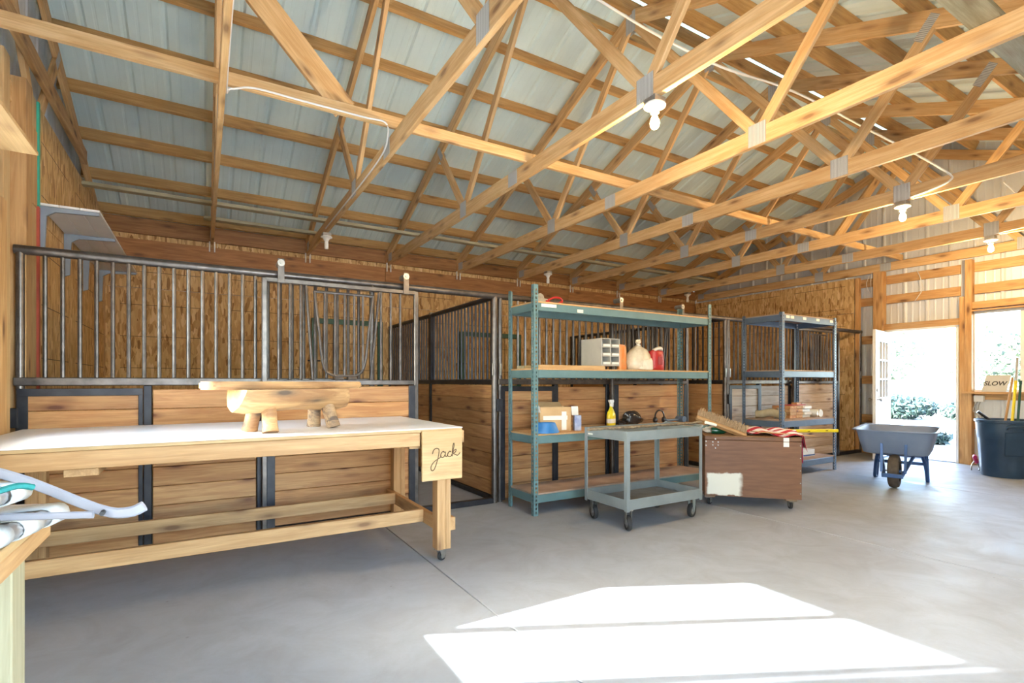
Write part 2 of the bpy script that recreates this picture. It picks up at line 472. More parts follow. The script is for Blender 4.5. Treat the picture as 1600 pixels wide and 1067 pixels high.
# side walls stand as empties-with-children; a thin bottom plate is their own mesh
gable = lambda y: roof_z(y) + ZM + .03
DOOR_R = (3.25, 4.17, 0.0, 2.07)
WIN_R = (1.96, 3.07, 1.09, 2.28)
WIN_L = (2.88, 4.01, 1.09, 2.28)
wr = block('wall_right', XR - .05, XR - .012, YN, DOOR_R[0], 0, .09, STUD, None, kind='structure')
block('sill_plate', XR - .05, XR - .012, DOOR_R[1], YB, 0, .09, STUD, wr)
siding(wr, T(XR, 0, 0) @ RZ(R(90)), 1, YN - .05, YB + .12, 0, gable, [DOOR_R, WIN_R])
wlft = block('wall_left', XL + .012, XL + .05, YN, YB, 0, .09, STUD, None, kind='structure')
siding(wlft, T(XL, 0, 0) @ RZ(R(90)), 1, YN - .05, YB + .12, 0, gable, [WIN_L])
wb = block('wall_back', XL, XR, YB + .06, YB + .10, 0, .09, STUD, None, kind='structure')
siding(wb, T(0, YB + .13, 0), 1, XL, XR, 0, lambda u: roof_z(YB + .13) + .17, [])
FILL_OPEN = (0.1, 2.1, 0.0, 2.60)  # unseen doorway added behind the camera to let fill light in
wnr = block('wall_near', FILL_OPEN[1], XR, YN - .10, YN - .06, 0, .09, STUD, None, kind='structure')
siding(wnr, T(0, YN - .13, 0), -1, XL, XR, 0, lambda u: roof_z(YN - .13) + .17, [FILL_OPEN])
block('door_header', FILL_OPEN[0] - .1, FILL_OPEN[1] + .1, YN - .11, YN - .03, FILL_OPEN[3], FILL_OPEN[3] + .24, STUD, wnr)  # header over the added fill-light opening
for x in (FILL_OPEN[0] - .07, FILL_OPEN[1] + .07): block('fill_opening_jamb', x - .07, x + .07, YN - .11, YN + .03, 0, FILL_OPEN[3], STUD, wnr)

# roof on posts added out of view, blocking sky light onto the near floor
block('added_shade_roof', XL, XR, YN - 2.4, YN - .14, 3.0, 3.04, ROOFM, wnr)
for x in (XL + .1, 4.4, XR - .1): block('added_shade_post', x - .07, x + .07, YN - 2.35, YN - 2.21, -.15, 3.0, STUD, wnr)
# girts, posts and panelling of the right wall
for z in (.60, 1.27, 1.96, 2.62, 2.95):
    for a, b in ((YN, 1.87), (1.87, 3.06), (3.22, 4.21), (4.35, 4.68)):
        if a == 1.87 and .95 < z < 2.3: continue
        if a == 3.22 and z < 2.1: continue
        block('girt', XR - .05, XR - .012, a, b, z - .07, z + .07, STUD, wr)
block('girt', XR - .05, XR - .012, 1.87, 3.06, .97, 1.055, STUD, wr)
block('post', XR - .19, XR - .05, 4.21, 4.35, 0, 3.09, STUD, wr)
block('post', XR - .16, XR - .05, 3.05, 3.13, 0, 3.06, STUD, wr)
block('post', XR - .16, XR - .05, 1.80, 1.88, 0, 3.06, STUD, wr)
block('post', XR - .19, XR - .05, .55, .69, 0, 3.09, STUD, wr)
block('door_stud', XR - .12, XR - .05, 3.14, 3.21, 0, 2.52, STUD, wr)
block('door_header', XR - .13, XR - .05, 3.21, 4.21, 2.10, 2.20, STUD, wr)
block('window_header', XR - .15, XR - .05, 1.88, 3.05, 2.32, 2.42, STUD, wr)
block('stud', XR - .13, XR - .05, 4.60, 4.66, 0, 3.05, STUD, wr)
y = 4.665
while y < 8.0:
    y1 = min(y + 1.2192, 8.06)
    for z0, z1 in ((0.01, 2.44), (2.445, 3.05)):
        osb_panel(wr, (XR - .1375, (y + y1) / 2), y1 - y - .004, z0, z1, (1, 0, 0))
    y = y1
# left wall: strand board inside the stall, framing and shelf beside the window
y = 5.06
while y < 8.0:
    y1 = min(y + 1.2192, 8.06)
    for z0, z1 in ((0.01, 2.44), (2.445, 3.30)):
        osb_panel(wlft, (XL + .1375, (y + y1) / 2), y1 - y - .004, z0, z1, (1, 0, 0))
    y = y1
block('gable_board', XL + .107, XL + .145, YN + 1.1, 7.02, 3.54, 3.68, STUD, wlft)
for z in (.60, 1.0, 1.96, 2.62, 2.95):
    for a, b in ((YN, 2.80), (2.80, 4.05), (4.05, 4.78), (4.78, YB)):
        if a == 2.80 and .95 < z < 2.3 and z != 1.0: continue
        if a == 4.78 and z < 3.3: continue
        block('girt', XL + .012, XL + .05, a, b, z - .07, z + .07, STUD, wlft)
block('post', XL + .05, XL + .18, 4.66, 4.80, 0, 3.28, STUD, wlft)
block('post_face', XL + .05, XL + .16, 4.81, 5.00, 0, 2.50, PLY, wlft)
block('post_face', XL + .05, XL + .165, 4.81, 5.00, 2.505, 3.05, STUD, wlft)
block('post_face', XL + .05, XL + .16, 4.81, 5.00, 3.055, 3.28, PLY, wlft)
block('tape_strip', XL + .14, XL + .172, 5.01, 5.045, 2.52, 3.28, pm('green_tape', (.05, .42, .28), (.04, .34, .22), 12, .6), wlft, .001)
block('tape_strip', XL + .14, XL + .172, 5.01, 5.045, 0, 2.515, pm('red_tape', (.48, .09, .05), (.38, .06, .035), 12, .6), wlft, .001)
block('window_stud', XL + .05, XL + .19, 4.05, 4.22, 0.02, 2.32, STUD, wlft)
block('stud', XL + .05, XL + .17, 4.24, 4.36, 0, 3.26, PLY, wlft)
block('window_stud', XL + .05, XL + .14, 2.70, 2.79, 0, 3.06, STUD, wlft)
block('window_header', XL + .05, XL + .15, 2.79, 4.05, 2.30, 2.42, STUD, wlft)
block('stud', XL + .05, XL + .15, 1.3, 1.39, 0, 3.06, STUD, wlft)
block('plywood_panel', XL + .05, XL + .062, 4.38, 4.66, 1.7, 3.27, PLY, wlft)
# back wall: strand board and doubled header
x = XL + .15
while x < XR - .2:
    x1 = min(x + 1.2192, XR - .15)
    for z0, z1 in ((0.01, 2.44), (2.445, 3.30)):
        osb_panel(wb, ((x + x1) / 2, YB + .0675), x1 - x - .004, z0, z1, (0, 1, 0))
    x = x1
hx = [XL + .05, 2.50, 6.15, XR - .05]
for a, b in zip(hx, hx[1:]):
    block('header_board', a + .002, b - .002, YB + .012, YB + .05, 3.13, 3.33, HEAD, wb)
    block('header_board', a + .002, b - .002, YB + .012, YB + .05, 2.82, 3.06, HEAD, wb)
for x in (XL + .1, 2.5, 6.15, XR - .1): block('post', x - .07, x + .07, YB + .08, YB + .125, 0, 3.3, STUD, wb)

# ------------------------------------------------------------------ roof
roof = block('ceiling', XL, XR, YP - .02, YP + .02, 4.98, 5.12, PURLIN, None, kind='structure')     # ridge board
for sgn in (1, -1):
    for k in range(9):
        y = YP + sgn * (8.13 - .566 * k - YP)
        if (y - YP) * sgn < .12: continue
        zc = roof_z(y) + .075
        nrm = Vector((0, sgn * SL, 1)).normalized()
        beam('purlin', (XL + .01, y, zc), (XR - .01, y, zc), .038, .138, PURLIN, roof, up=nrm)
    beam('eave_board', (XL, YP + sgn * 4.47, roof_z(YP + 4.47) + .06), (XR, YP + sgn * 4.47, roof_z(YP + 4.47) + .06), .038, .14, PURLIN, roof)
    # sheets
    Ls = math.hypot(YE - YP, SL * (YE - YP)) - .045
    ang = math.atan(SL)
    c = XL - .1
    while c < XR + .05:
        c1 = min(c + .9144, XR + .1)
        # local frame: X along the building, Z up the slope, Y outward
        zax = Vector((0, -sgn, SL)).normalized(); yax = Vector((0, sgn * SL, 1)).normalized(); xax = yax.cross(zax)
        Mx = Matrix((xax, yax, zax)).transposed().to_4x4()
        Mx.translation = Vector((0, YP + sgn * (YE - YP), roof_z(YE) + ZM))
        u0, u1 = (c, c1) if xax.x > 0 else (-c1, -c)
        obj('roof_sheet', sheet_mesh(u0, u1, 0, lambda u: Ls, ROOFM, 1, 0.0), roof, Mx)
        c = c1
for sgn in (1, -1):
    beam('ridge_cap', (XL - .1, YP + sgn * .11, 5.03 + ZM + .02), (XR + .1, YP + sgn * .11, 5.03 + ZM + .02), .25, .004, ROOFM, roof, up=(0, sgn * SL, 1), bev=0)

# ------------------------------------------------------------------ trusses
ORD = ['gable truss standing against the left wall', 'first', 'second', 'third', 'fourth', 'fifth', 'sixth', 'seventh', 'eighth', 'gable truss standing against the right wall']
def truss(i, x):
    if i in (0, 9): lab = 'pine ' + ORD[i] + ' above its panelling'
    else:
        extra = {1: 'cable stapled on it', 3: 'nearest lit bulb under it', 6: 'bulb and looping cable under it', 8: 'lit bulb under it'}.get(i)
        lab = f'pine roof truss, {ORD[i]} free one from the left wall' + (f', {extra}' if extra else '')
    t = thing('roof_truss', lab, 'truss', (x, YP, 3.096), 0, 'roof trusses')
    th = .038
    zt = 3.236
    ys = 4.20
    block('bottom_chord', x - th / 2, x + th / 2, ys + .001, YB, 3.096, zt, TRUSS, t)
    block('bottom_chord', x - th / 2, x + th / 2, YN, ys - .001, 3.096, zt, TRUSS, t)
    ctr = .07 * math.sqrt(1 + SL * SL)
    for s in (1, -1):
        ye = YP + s * 4.44
        beam('top_chord', (x, ye, roof_z(ye) - ctr), (x, YP + s * .005, 5.03 - ctr), th, .14, TRUSS, t)
        A = (x, YP + s * 1.40, zt - .005); Mid = (x, YP + s * 2.10, roof_z(YP + 2.1) - .155); Pk = (x, YP + s * .05, 4.86)
        beam('web', (x, YP + s * 1.36, zt), Pk, th - .002, .089, TRUSS, t, up=(1, 0, 0) if False else (0, 0, 1))
        beam('web', (x, YP + s * 1.44, zt), (x, YP + s * 2.08, roof_z(YP + 2.08) - .14), th - .002, .089, TRUSS, t)
    for fx in (-1, 1):
        px = x + fx * (th / 2 + .001)
        def plate(y, z, w, h, rot=0.):
            M = T(px, y, z) @ RX(rot) @ RZ(R(90))
            obj('gusset_plate', box_mesh(w, .002, h, GALV, 0), t, M)
        for s in (1, -1):
            plate(YP + s * 1.40, 3.186, .15, .17)
            a = math.atan2(roof_z(YP + 2.08) - .14 - zt, .64 * s)
            plate(YP + s * 2.06, roof_z(YP + 2.06) - .14, .20, .075, a - (0 if s > 0 else 0))
            plate(YP + s * 4.05, 3.20, .16, .12)
        plate(YP, 4.90, .13, .21)
        plate(ys, 3.166, .16, .13)
    for fx in (-1, 1):
        block('tie_strap', x + fx * .03 - .008, x + fx * .03 + .008, YB - .035, YB - .01, 2.99, 3.13, PORC, t, .002)
    return t
for i, x in enumerate(TX): truss(i, x)

# lateral and diagonal bracing of the trusses
lat = thing('lateral_brace', 'long pine brace on edge running across all truss bottom chords near mid span', 'brace', (4.3, 3.98, 3.24))
for a, b in ((XL + .06, 2.60), (2.60, 6.26), (6.26, XR - .06)):
    block('brace_board', a + .001, b - .001, 3.96, 3.998, 3.238, 3.327, TRUSS, lat)
tag(block('lateral_brace', XL + .06, 8.7, 6.72, 6.81, 3.238, 3.276, TREAT), 'greenish treated board lying flat on the truss chords near the back eave', 'brace')
tag(block('lateral_brace', TX[1] - .1, TX[2] + .1, 7.36, 7.45, 3.238, 3.276, TREAT), 'short greenish board spanning two trusses close to the back wall', 'brace')
tag(block('lateral_brace', 2.2, XR - .08, 1.04, 1.18, 3.238, 3.276, TREAT), 'grey-green treated board lying across the chords at the upper right', 'brace')
tag(beam('diagonal_brace', (.93, 4.02, 3.30), (-.12, 4.02, 4.42), .038, .185, TRUSS, None, up=(1, 0, 1)), 'wide pine diagonal brace rising from the long brace at the upper left', 'brace')
tag(beam('diagonal_brace', (7.9, 4.02, 3.30), (9.6, 4.02, 4.85), .038, .14, TRUSS, None, up=(-1, 0, 1)), 'pine diagonal brace rising towards the right gable peak', 'brace')

# ------------------------------------------------------------------ light fittings and cables
BULB = emis('lit_bulb', (1.0, .62, .25), 120)
def lamp(x, y, label, lit, group):
    t = thing('light_fitting', label, 'lamp', (x, y, 2.96), 0, group)
    z = 3.094
    block('junction_box', x - .05, x + .05, y - .05, y + .05, z - .04, z, ZINC, t)
    lathe('lampholder', [(0, z - .04), (.066, z - .04), (.072, z - .048), (.070, z - .056), (.045, z - .066), (.030, z - .085), (.028, z - .098), (0, z - .098)], PORC, t, T(x, y, 0), 20)
    if lit:
        prof = [(0, -.098), (.014, -.098), (.015, -.112), (.021, -.130), (.029, -.150), (.0305, -.165), (.028, -.182), (.018, -.197), (0, -.203)]
        lathe('bulb', [(r, z + q) for r, q in prof], BULB, t, T(x, y, 0), 16)
        L = bpy.data.lights.new('bulb_light', 'POINT'); L.energy = 22; L.color = (1.0, .70, .36); L.shadow_soft_size = .03
        lo = bpy.data.objects.new('bulb_light', L); COL.objects.link(lo); lo.parent = t
        lo.matrix_local = WM[t.name].inverted() @ T(x, y, z - .235)
    else:
        lathe('bulb', [(0, z - .098), (.022, z - .098), (.023, z - .125), (.026, z - .135), (.027, z - .19), (.02, z - .2), (0, z - .2)], PORC, t, T(x, y, 0), 14)
G1, G2 = 'lit bulbs under the trusses', 'unlit lamps near the back wall'
lamp(TX[3], 2.42, 'lit bulb in a white round lampholder, nearest the camera', True, G1)
lamp(TX[6], 2.49, 'lit bare bulb under the gusset plate with looping cable', True, G1)
lamp(TX[8], 2.50, 'lit bare bulb closest to the door wall, above the bin', True, G1)
lamp(TX[2], 6.73, 'unlit white lamp above the first stall door', False, G2)
lamp(TX[5], 7.13, 'unlit white lamp above the tall teal shelving', False, G2)
lamp(TX[8], 7.31, 'unlit white lamp deepest in the corner above the far stall', False, G2)
def cable(label, pts, r=.007, sub=6):
    return tag(tube('electric_cable', pts, r, CABLE, None, 6, False, sub), label, 'cable')
cable('white cable running down the first truss then along the long brace', [(.135, .9, 3.24), (.135, 2.4, 3.24), (.135, 3.85, 3.19), (.16, 3.94, 3.20), (.30, 3.948, 3.25), (.60, 3.948, 3.25), (1.05, 3.948, 3.25), (1.22, 3.948, 3.25), (1.285, 4.10, 3.21), (1.297, 4.30, 3.15), (1.300, 4.9, 3.13), (1.300, 6.65, 3.13)])
cable('white cable drooping below the ridge from truss to truss', [(1.0, 3.45, 4.75), (1.33, 3.42, 4.75), (2.0, 3.18, 4.35), (2.52, 3.0, 4.12), (3.1, 2.93, 4.0), (3.74, 2.81, 3.88), (4.4, 2.70, 3.86), (4.96, 2.62, 3.80), (5.6, 2.55, 3.72), (6.0, 2.35, 3.52), (6.17, 2.10, 3.25), (6.173, 2.09, 3.17), (6.176, 2.25, 3.13), (6.178, 2.42, 3.11)], .010)
cable('white cable sagging from the truss nearest the door wall', [(7.45, 2.05, 3.4), (8.0, 2.0, 3.25), (8.45, 2.0, 3.15), (8.60, 2.1, 3.13), (8.615, 2.3, 3.12), (8.617, 2.44, 3.11)], .006)
cable('thin cable hanging down over the door header', [(XR - .055, 3.78, 3.05), (XR - .07, 3.72, 2.9), (XR - .06, 3.70, 2.72), (XR - .07, 3.76, 2.6), (XR - .055, 3.80, 2.55)], .005)
cable('thin cable looping beside the wall post left of the door', [(XR - .2, 4.40, 3.05), (XR - .17, 4.46, 2.9), (XR - .1, 4.42, 2.75), (XR - .2, 4.38, 2.95), (XR - .2, 4.36, 3.1)], .004)

# ------------------------------------------------------------------ horse stalls
XS0, YS, SW = -1.07, 4.61, 3.66
WHERE = ['nearest the left wall behind the workbench', 'in the middle behind the tall teal shelving', 'farthest right behind the short blue-grey shelving']
BOARDLIT = wood('daylit_stall_board', (.66, .54, .42), (.50, .37, .26), knot=(.15, .07, .04), var=.4)  # paler copy of the stall wood, daylight glare put into its colour
def boards_x(parent, x0, x1, y, z0, n, h=.14, th=.036, gap=.003):
    for k in range(n):
        z = z0 + k * (h + gap)
        block('board', x0, x1, y - th / 2, y + th / 2, z, z + h, BOARDLIT if x0 > 6 else BOARD, parent, .004)
def stall_front(k):
    x0 = XS0 + SW * k
    t = thing('stall_front', 'barred steel stall front with plank lower panels, ' + WHERE[k], 'stall front', (x0, YS, 0), 0, 'stall fronts')
    X = lambda u: x0 + u
    rod('top_rail', (X(.0), YS, 2.11), (X(3.66), YS, 2.11), .031, STEEL, t, n=14)
    block('mid_rail', X(0), X(2.37), YS - .028, YS + .028, 1.205, 1.262, STEEL, t, .006)
    for u in (.03, 2.37, 3.625):
        rod('post', (X(u), YS, 0), (X(u), YS, 2.10), .030 if u > 3 else .024, STEEL, t, n=12)
    u = .155
    while u < 2.32:
        rod('bar', (X(u), YS, 1.26), (X(u), YS, 2.09), .0135, STEEL, t, n=8)
        u += .0912
    for u in (.725, 1.465):
        block('lower_post', X(u) - .025, X(u) + .025, YS - .03, YS + .03, 0, 1.205, BLKST, t, .004)
    for a, b in ((.05, .695),):
        block('panel_frame', X(a) - .03, X(a) + .025, YS - .032, YS - .022, .02, 1.185, BLKST, t, .002)
        block('panel_frame', X(b) - .025, X(b) + .002, YS - .032, YS - .022, .02, 1.185, BLKST, t, .002)
        block('panel_frame', X(a) - .03, X(b) + .002, YS - .033, YS - .023, 1.135, 1.186, BLKST, t, .002)
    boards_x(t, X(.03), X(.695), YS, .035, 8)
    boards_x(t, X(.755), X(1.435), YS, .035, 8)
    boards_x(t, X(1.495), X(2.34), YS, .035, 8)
    block('threshold', X(2.37), X(3.60), YS - .03, YS + .03, 0, .055, BLKST, t, .004)
    for u in (3.585, 3.675 if k < 2 else 3.60):
        block('latch_plate', X(u) - .006, X(u) + .018, YS - .045, YS - .03, 1.30, 1.42, ZINC, t, .002)
    block('hinge', X(-.03), X(.03), YS - .06, YS - .03, .93, 1.06, BLKST, t)
    return t
def stall_door(k):
    x0 = XS0 + SW * k; y = YS - .075
    t = thing('stall_door', 'sliding steel stall door with drop-down yoke, ' + WHERE[k], 'stall door', (x0 + 2.12, y, .02), 0, 'sliding stall doors')
    X = lambda u: x0 + u
    L, Rr = 1.49, 2.755
    for u in (L, Rr): block('door_post', X(u) - .02, X(u) + .02, y - .02, y + .02, .03, 2.065, STEEL, t, .006)
    block('door_rail', X(L), X(Rr), y - .018, y + .018, 2.03, 2.07, STEEL, t, .006)
    block('door_rail', X(L), X(Rr), y - .018, y + .018, 1.205, 1.25, STEEL, t, .006)
    block('door_rail', X(L), X(Rr), y - .018, y + .018, .03, .07, BLKST, t, .006)
    # offsets of the bars were measured across the door
    zb, zt = 1.25, 2.03
    for u in (1.595, 1.680, 1.762, 2.430, 2.519, 2.607): rod('bar', (X(u), y, zb), (X(u), y, zt), .012, STEEL, t, n=8)
    rod('bar', (X(1.803), y, zt), (X(1.856), y, zb), .012, STEEL, t, n=8)
    rod('bar', (X(2.414), y, zt), (X(2.340), y, zb), .012, STEEL, t, n=8)
    yf = y - .03
    yoke = tube('yoke_frame', [(X(1.862), yf, 1.985), (X(1.90), yf, 1.66), (X(1.925), yf, 1.42), (X(1.955), yf, 1.325), (X(2.02), yf, 1.288), (X(2.12), yf, 1.284), (X(2.20), yf, 1.288), (X(2.255), yf, 1.325), (X(2.285), yf, 1.42), (X(2.312), yf, 1.66), (X(2.352), yf, 1.985)], .012, STEEL, t, 8, False, 4)
    rod('yoke_bar', (X(1.862), yf, 1.982), (X(2.352), yf, 1.982), .012, STEEL, yoke, n=8)
    for u in (1.945, 2.028, 2.108, 2.188, 2.262): rod('yoke_bar', (X(u), yf, 1.975), (X(u), yf, 1.29 if 1.96 < u < 2.25 else 1.34), .011, STEEL, yoke, n=8)
    for u in (2.06, 2.17): rod('yoke_hinge', (X(u) - .035, yf, 1.262), (X(u) + .035, yf, 1.262), .018, STEEL, t, n=8)
    for u in (L + .045, Rr - .045): block('panel_frame', X(u) - .03, X(u) + .03, y - .028, y - .018, .06, 1.20, BLKST, t, .002)
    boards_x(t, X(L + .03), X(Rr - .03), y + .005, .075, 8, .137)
    for u in (L + .12, Rr - .10):
        h = block('roller_hanger', X(u) - .025, X(u) + .025, y - .028, y - .022, 2.03, 2.225, STEEL, t, .004)
        rod('roller', (X(u), y - .03, 2.19), (X(u), y + .09, 2.19), .028, ZINC, h, n=12)
        rod('bolt', (X(u), y - .04, 2.19), (X(u), y - .028, 2.19), .011, ZINC, h, n=8)
    return t
def stall_partition(k):
    x = XS0 + SW * (k + 1) - .0
    t = thing('stall_partition', ['barred partition with planks between the first and middle stalls', 'barred partition with planks between the middle and far right stalls'][k], 'partition', (x, 6.3, 0), 0, 'stall partitions')
    y0, y1 = YS + .05, YB + .05
    rod('top_rail', (x, y0, 2.11), (x, y1, 2.11), .028, BLKST, t, n=12)
    block('mid_rail', x - .025, x + .025, y0, y1, 1.205, 1.26, BLKST, t, .005)
    for yy in (6.37, y1 - .04): block('post', x - .03, x + .03, yy - .03, yy + .03, 0, 2.10, BLKST, t, .004)
    yy = y0 + .075
    while yy < y1 - .08:
        if abs(yy - 6.37) > .045: rod('bar', (x, yy, 1.255), (x, yy, 2.09), .0125, BLKST, t, n=8)
        yy += .0912
    for a, b in ((y0 + .01, 6.33), (6.41, y1 - .08)):
        for j in range(8):
            z = .06 + j * .143
            block('board', x - .018, x + .018, a, b, z, z + .14, BOARD, t, .004)
    block('base_rail', x - .03, x + .03, y0, y1, 0, .05, BLKST, t, .004)
    obj('clip', box_mesh(.05, .06, .03, ZINC), t, T(x - .01, 6.37, 2.13))
    return t
for k in range(3):
    stall_front(k); stall_door(k)
for k in range(2): stall_partition(k)
def back_gate(x0, x1, z0, z1, label):
    y = YB + .03
    t = thing('wall_gate', label, 'gate', ((x0 + x1) / 2, y, z0), 0, 'green framed gates on the back wall')
    for x in (x0, x1): block('frame_bar', x - .04, x + .04, y - .02, y + .02, z0, z1, GREEN, t)
    for z in (z0 + .03, z1 - .03): block('frame_bar', x0 - .04, x1 + .04, y - .024, y + .024, z - .038, z + .038, GREEN, t)
    x = x0 + .12
    while x < x1 - .05:
        rod('grille_bar', (x, y, z0), (x, y, z1), .006, BLKST, t, n=6); x += .15
    rod('bolt_latch', (x0 - .1, y - .02, z0 + .45), (x0 + .08, y - .02, z0 + .45), .012, BLKST, t, n=6)
    return t
back_gate(1.43, 2.42, 1.10, 2.18, 'dark green framed gate on the back wall of the first stall')
back_gate(3.85, 5.02, 1.10, 2.10, 'dark green framed gate on the back wall of the middle stall')

# ------------------------------------------------------------------ door and windows
dr = thing('door_1', 'white nine-pane door', 'door'); del dr['label']; del dr['category']; dr['kind'] = 'structure'
hx, hy = XR - .07, 4.155
fr = lambda *a, **k: block('door_frame', *a, PAINTW, dr, .003, **k)
fr(XR - .13, XR - .01, 3.215, 3.25, 0, 2.10); fr(XR - .13, XR - .01, 4.17, 4.205, 0, 2.10); fr(XR - .13, XR - .01, 3.215, 4.205, 2.065, 2.10)
block('door_sill', XR - .13, XR + .02, 3.25, 4.17, 0, .02, ALU, dr)
dM = T(hx - .02, hy, .025) @ RZ(R(180 + 11))            # leaf swings into the room; local X runs from the hinge
lw, lh, lt = .905, 2.03, .044
gx0, gx1, gz0, gz1 = .19, .715, .95, 1.86
lf = block('door_leaf', 0, lw, -lt / 2, lt / 2, gz1, lh, PAINTW, dr, .003, axis='x', M0=dM)
block('leaf_panel', 0, lw, -lt / 2, lt / 2, 0, gz0, PAINTW, lf, .003, axis='x', M0=dM)
block('leaf_stile', 0, gx0, -lt / 2, lt / 2, gz0, gz1, PAINTW, lf, .001, M0=dM); block('leaf_stile', gx1, lw, -lt / 2, lt / 2, gz0, gz1, PAINTW, lf, .001, M0=dM)
for i in range(4):
    x = gx0 + (gx1 - gx0) * i / 3; block('muntin', x - .012, x + .012, -.03, .03, gz0, gz1, PAINTW, lf, .003, M0=dM)
    z = gz0 + (gz1 - gz0) * i / 3; block('muntin', gx0, gx1, -.03, .03, z - .012, z + .012, PAINTW, lf, .003, M0=dM)
for i in range(3):
    for j in range(3):
        x = gx0 + (gx1 - gx0) * i / 3; z = gz0 + (gz1 - gz0) * j / 3
        block('pane', x + .012, x + .163, -.004, .004, z + .012, z + .292, GLASS, lf, 0, M0=dM)
for a in (.14, .52):
    for s in (-1, 1): block('raised_panel', a, a + .25, s * .024 - .004, s * .024 + .004, .2, .8, PAINTW, lf, .006, M0=dM)
for s in (-1, 1):
    kn = rod('door_knob', dM @ Vector((lw - .07, s * .02, .93)), dM @ Vector((lw - .07, s * .07, .93)), .012, ZINC, lf, n=10)
    lathe('knob_ball', [(0, 0), (.02, .004), (.028, .02), (.022, .036), (0, .042)], ZINC, lf, dM @ T(lw - .07, s * .055, .93) @ RX(R(-90 * s)), 14)
    rod('deadbolt', dM @ Vector((lw - .07, s * .02, 1.08)), dM @ Vector((lw - .07, s * .04, 1.08)), .026, ZINC, lf, n=12)
def window(name, xw, ins, win, sill):
    """vinyl slider in a gable wall; ins = +1/-1 direction of the room along X"""
    y0, y1, z0, z1 = win
    o = thing(name, '', 'window'); del o['label']; del o['category']; o['kind'] = 'structure'
    xa, xb = sorted((xw + ins * .005, xw + ins * .075))
    for a, b in ((y0, y0 + .035), (y1 - .035, y1)): block('window_frame', xa, xb, a, b, z0, z1, VINYL, o)
    for a, b in ((z0, z0 + .035), (z1 - .035, z1)): block('window_frame', xa, xb, y0, y1, a, b, VINYL, o)
    ym = (y0 + y1) / 2
    block('mullion', xa + .01, xb - .01, ym - .028, ym + .028, z0 + .03, z1 - .03, VINYL, o)
    xc = xw + ins * .04
    for a, b in ((y0 + .035, ym - .022), (ym + .022, y1 - .035)): block('pane', xc - .003, xc + .003, a, b, z0 + .035, z1 - .035, GLASS, o, 0)
    xi = sorted((xw + ins * .075, xw + ins * .16))
    for a, b in ((y0 - .022, y0), (y1, y1 + .022)): block('jamb_board', *xi, a, b, z0 - .0, z1 + .0, STUD, o)
    block('head_board', *xi, y0 - .022, y1 + .022, z1, z1 + .02, STUD, o)
    xs_ = sorted((xw + ins * .05, xw + ins * sill))
    block('sill_board', *xs_, y0 - .09, y1 + .09, z0 - .032, z0, BENCHW, o)
    return o
window('window_1', XR, -1, WIN_R, .22)
window('window_2', XL, 1, WIN_L, .17)

# ------------------------------------------------------------------ castered things: helpers
def caster(parent, x, y, r, top, yaw=0., fork=ZINC, w=.032):
    """swivel caster standing on the floor: fork plates, stem plate, tyre and hub"""
    M = T(x, y, 0) @ RZ(yaw)
    f = obj('caster', box_mesh(.07, .06, .008, fork, .002), parent, M @ T(-.012, 0, top - .004))
    for s in (-1, 1):
        poly_prism('caster_fork', [(-.03, top - .008), (.03, top - .008), (.016, r - .012), (-.014, r - .012)], .004, fork, f, M @ T(.0, s * (w / 2 + .006), 0))
    lathe('caster_tyre', [(r * .62, -w / 2), (r * .94, -w / 2), (r, -w / 4), (r, w / 4), (r * .94, w / 2), (r * .62, w / 2)], RUBBER, f, M @ T(0, 0, r) @ RX(R(90)), 20)
    lathe('caster_hub', [(0, -w / 2 - .004), (r * .2, -w / 2 - .004), (r * .25, -w / 2 + .002), (r * .63, -w / 2 + .003), (r * .63, w / 2 - .003), (r * .25, w / 2 - .002), (r * .2, w / 2 + .004), (0, w / 2 + .004)], ZINC, f, M @ T(0, 0, r) @ RX(R(90)), 16)

# ------------------------------------------------------------------ main workbench
bx0, bx1, by0, by1, bz = -1.0, 1.52, 3.19, 4.48, .925
wbn = thing('workbench', 'long lumber workbench with white top and a carved name board on its corner', 'workbench', ((bx0 + bx1) / 2, (by0 + by1) / 2, 0))
top = block('table_top', bx0, bx1, by0, by1, bz - .006, bz, WHITE, wbn, .001)
block('top_core', bx0 + .002, bx1 - .004, by0 + .003, by1 - .003, bz - .024, bz - .0065, PLY, wbn, .001)
block('apron', bx0 + .01, bx1 - .30, by0 + .012, by0 + .05, .81, .899, BENCHW, wbn)
block('apron', bx0 + .01, bx1 - .05, by1 - .05, by1 - .012, .81, .899, BENCHW, wbn)
block('apron', bx1 - .012, bx1 + .026, by0 + .03, by1 - .02, .815, .899, BENCHW, wbn)
block('apron', bx0 + .02, bx0 + .058, by0 + .06, by1 - .06, .81, .899, BENCHW, wbn)
block('apron_packer', bx1 - .36, bx1 - .02, by0 + .055, by0 + .09, .79, .899, BENCHW, wbn)
for (x, y) in ((1.365, 3.26), (1.40, 4.30), (-.95, 3.26), (-.95, 4.30)):
    lg = block('leg', x, x + .062, y, y + .089, .085, .899, BENCHW, wbn)
    block('leg_facing', x + .062, x + .10, y, y + .089, .085, .899, BENCHW, wbn)
    caster(wbn, x + .05, y + .045, .032, .085, .4, ZINC, .024)
block('stretcher', -.95, 1.365, 3.515, 3.553, .225, .314, BENCHW, wbn)
block('stretcher', -.95, 1.365, 4.15, 4.188, .225, .314, BENCHW, wbn)
block('side_rail', 1.366, 1.404, 3.352, 4.40, .215, .304, BENCHW, wbn)
block('side_rail', 1.466, 1.504, 3.27, 3.36, .205, .294, BENCHW, wbn)
block('side_rail', -.988, -.951, 3.33, 4.40, .215, .304, BENCHW, wbn)
block('cross_cleat', -.575, -.44, by0 + .035, by1 - .06, .771, .809, BENCHW, wbn)
nb = block('name_board', 1.225, 1.512, by0 - .012, by0 + .008, .58, .91, PLY, wbn, .002, axis='x')
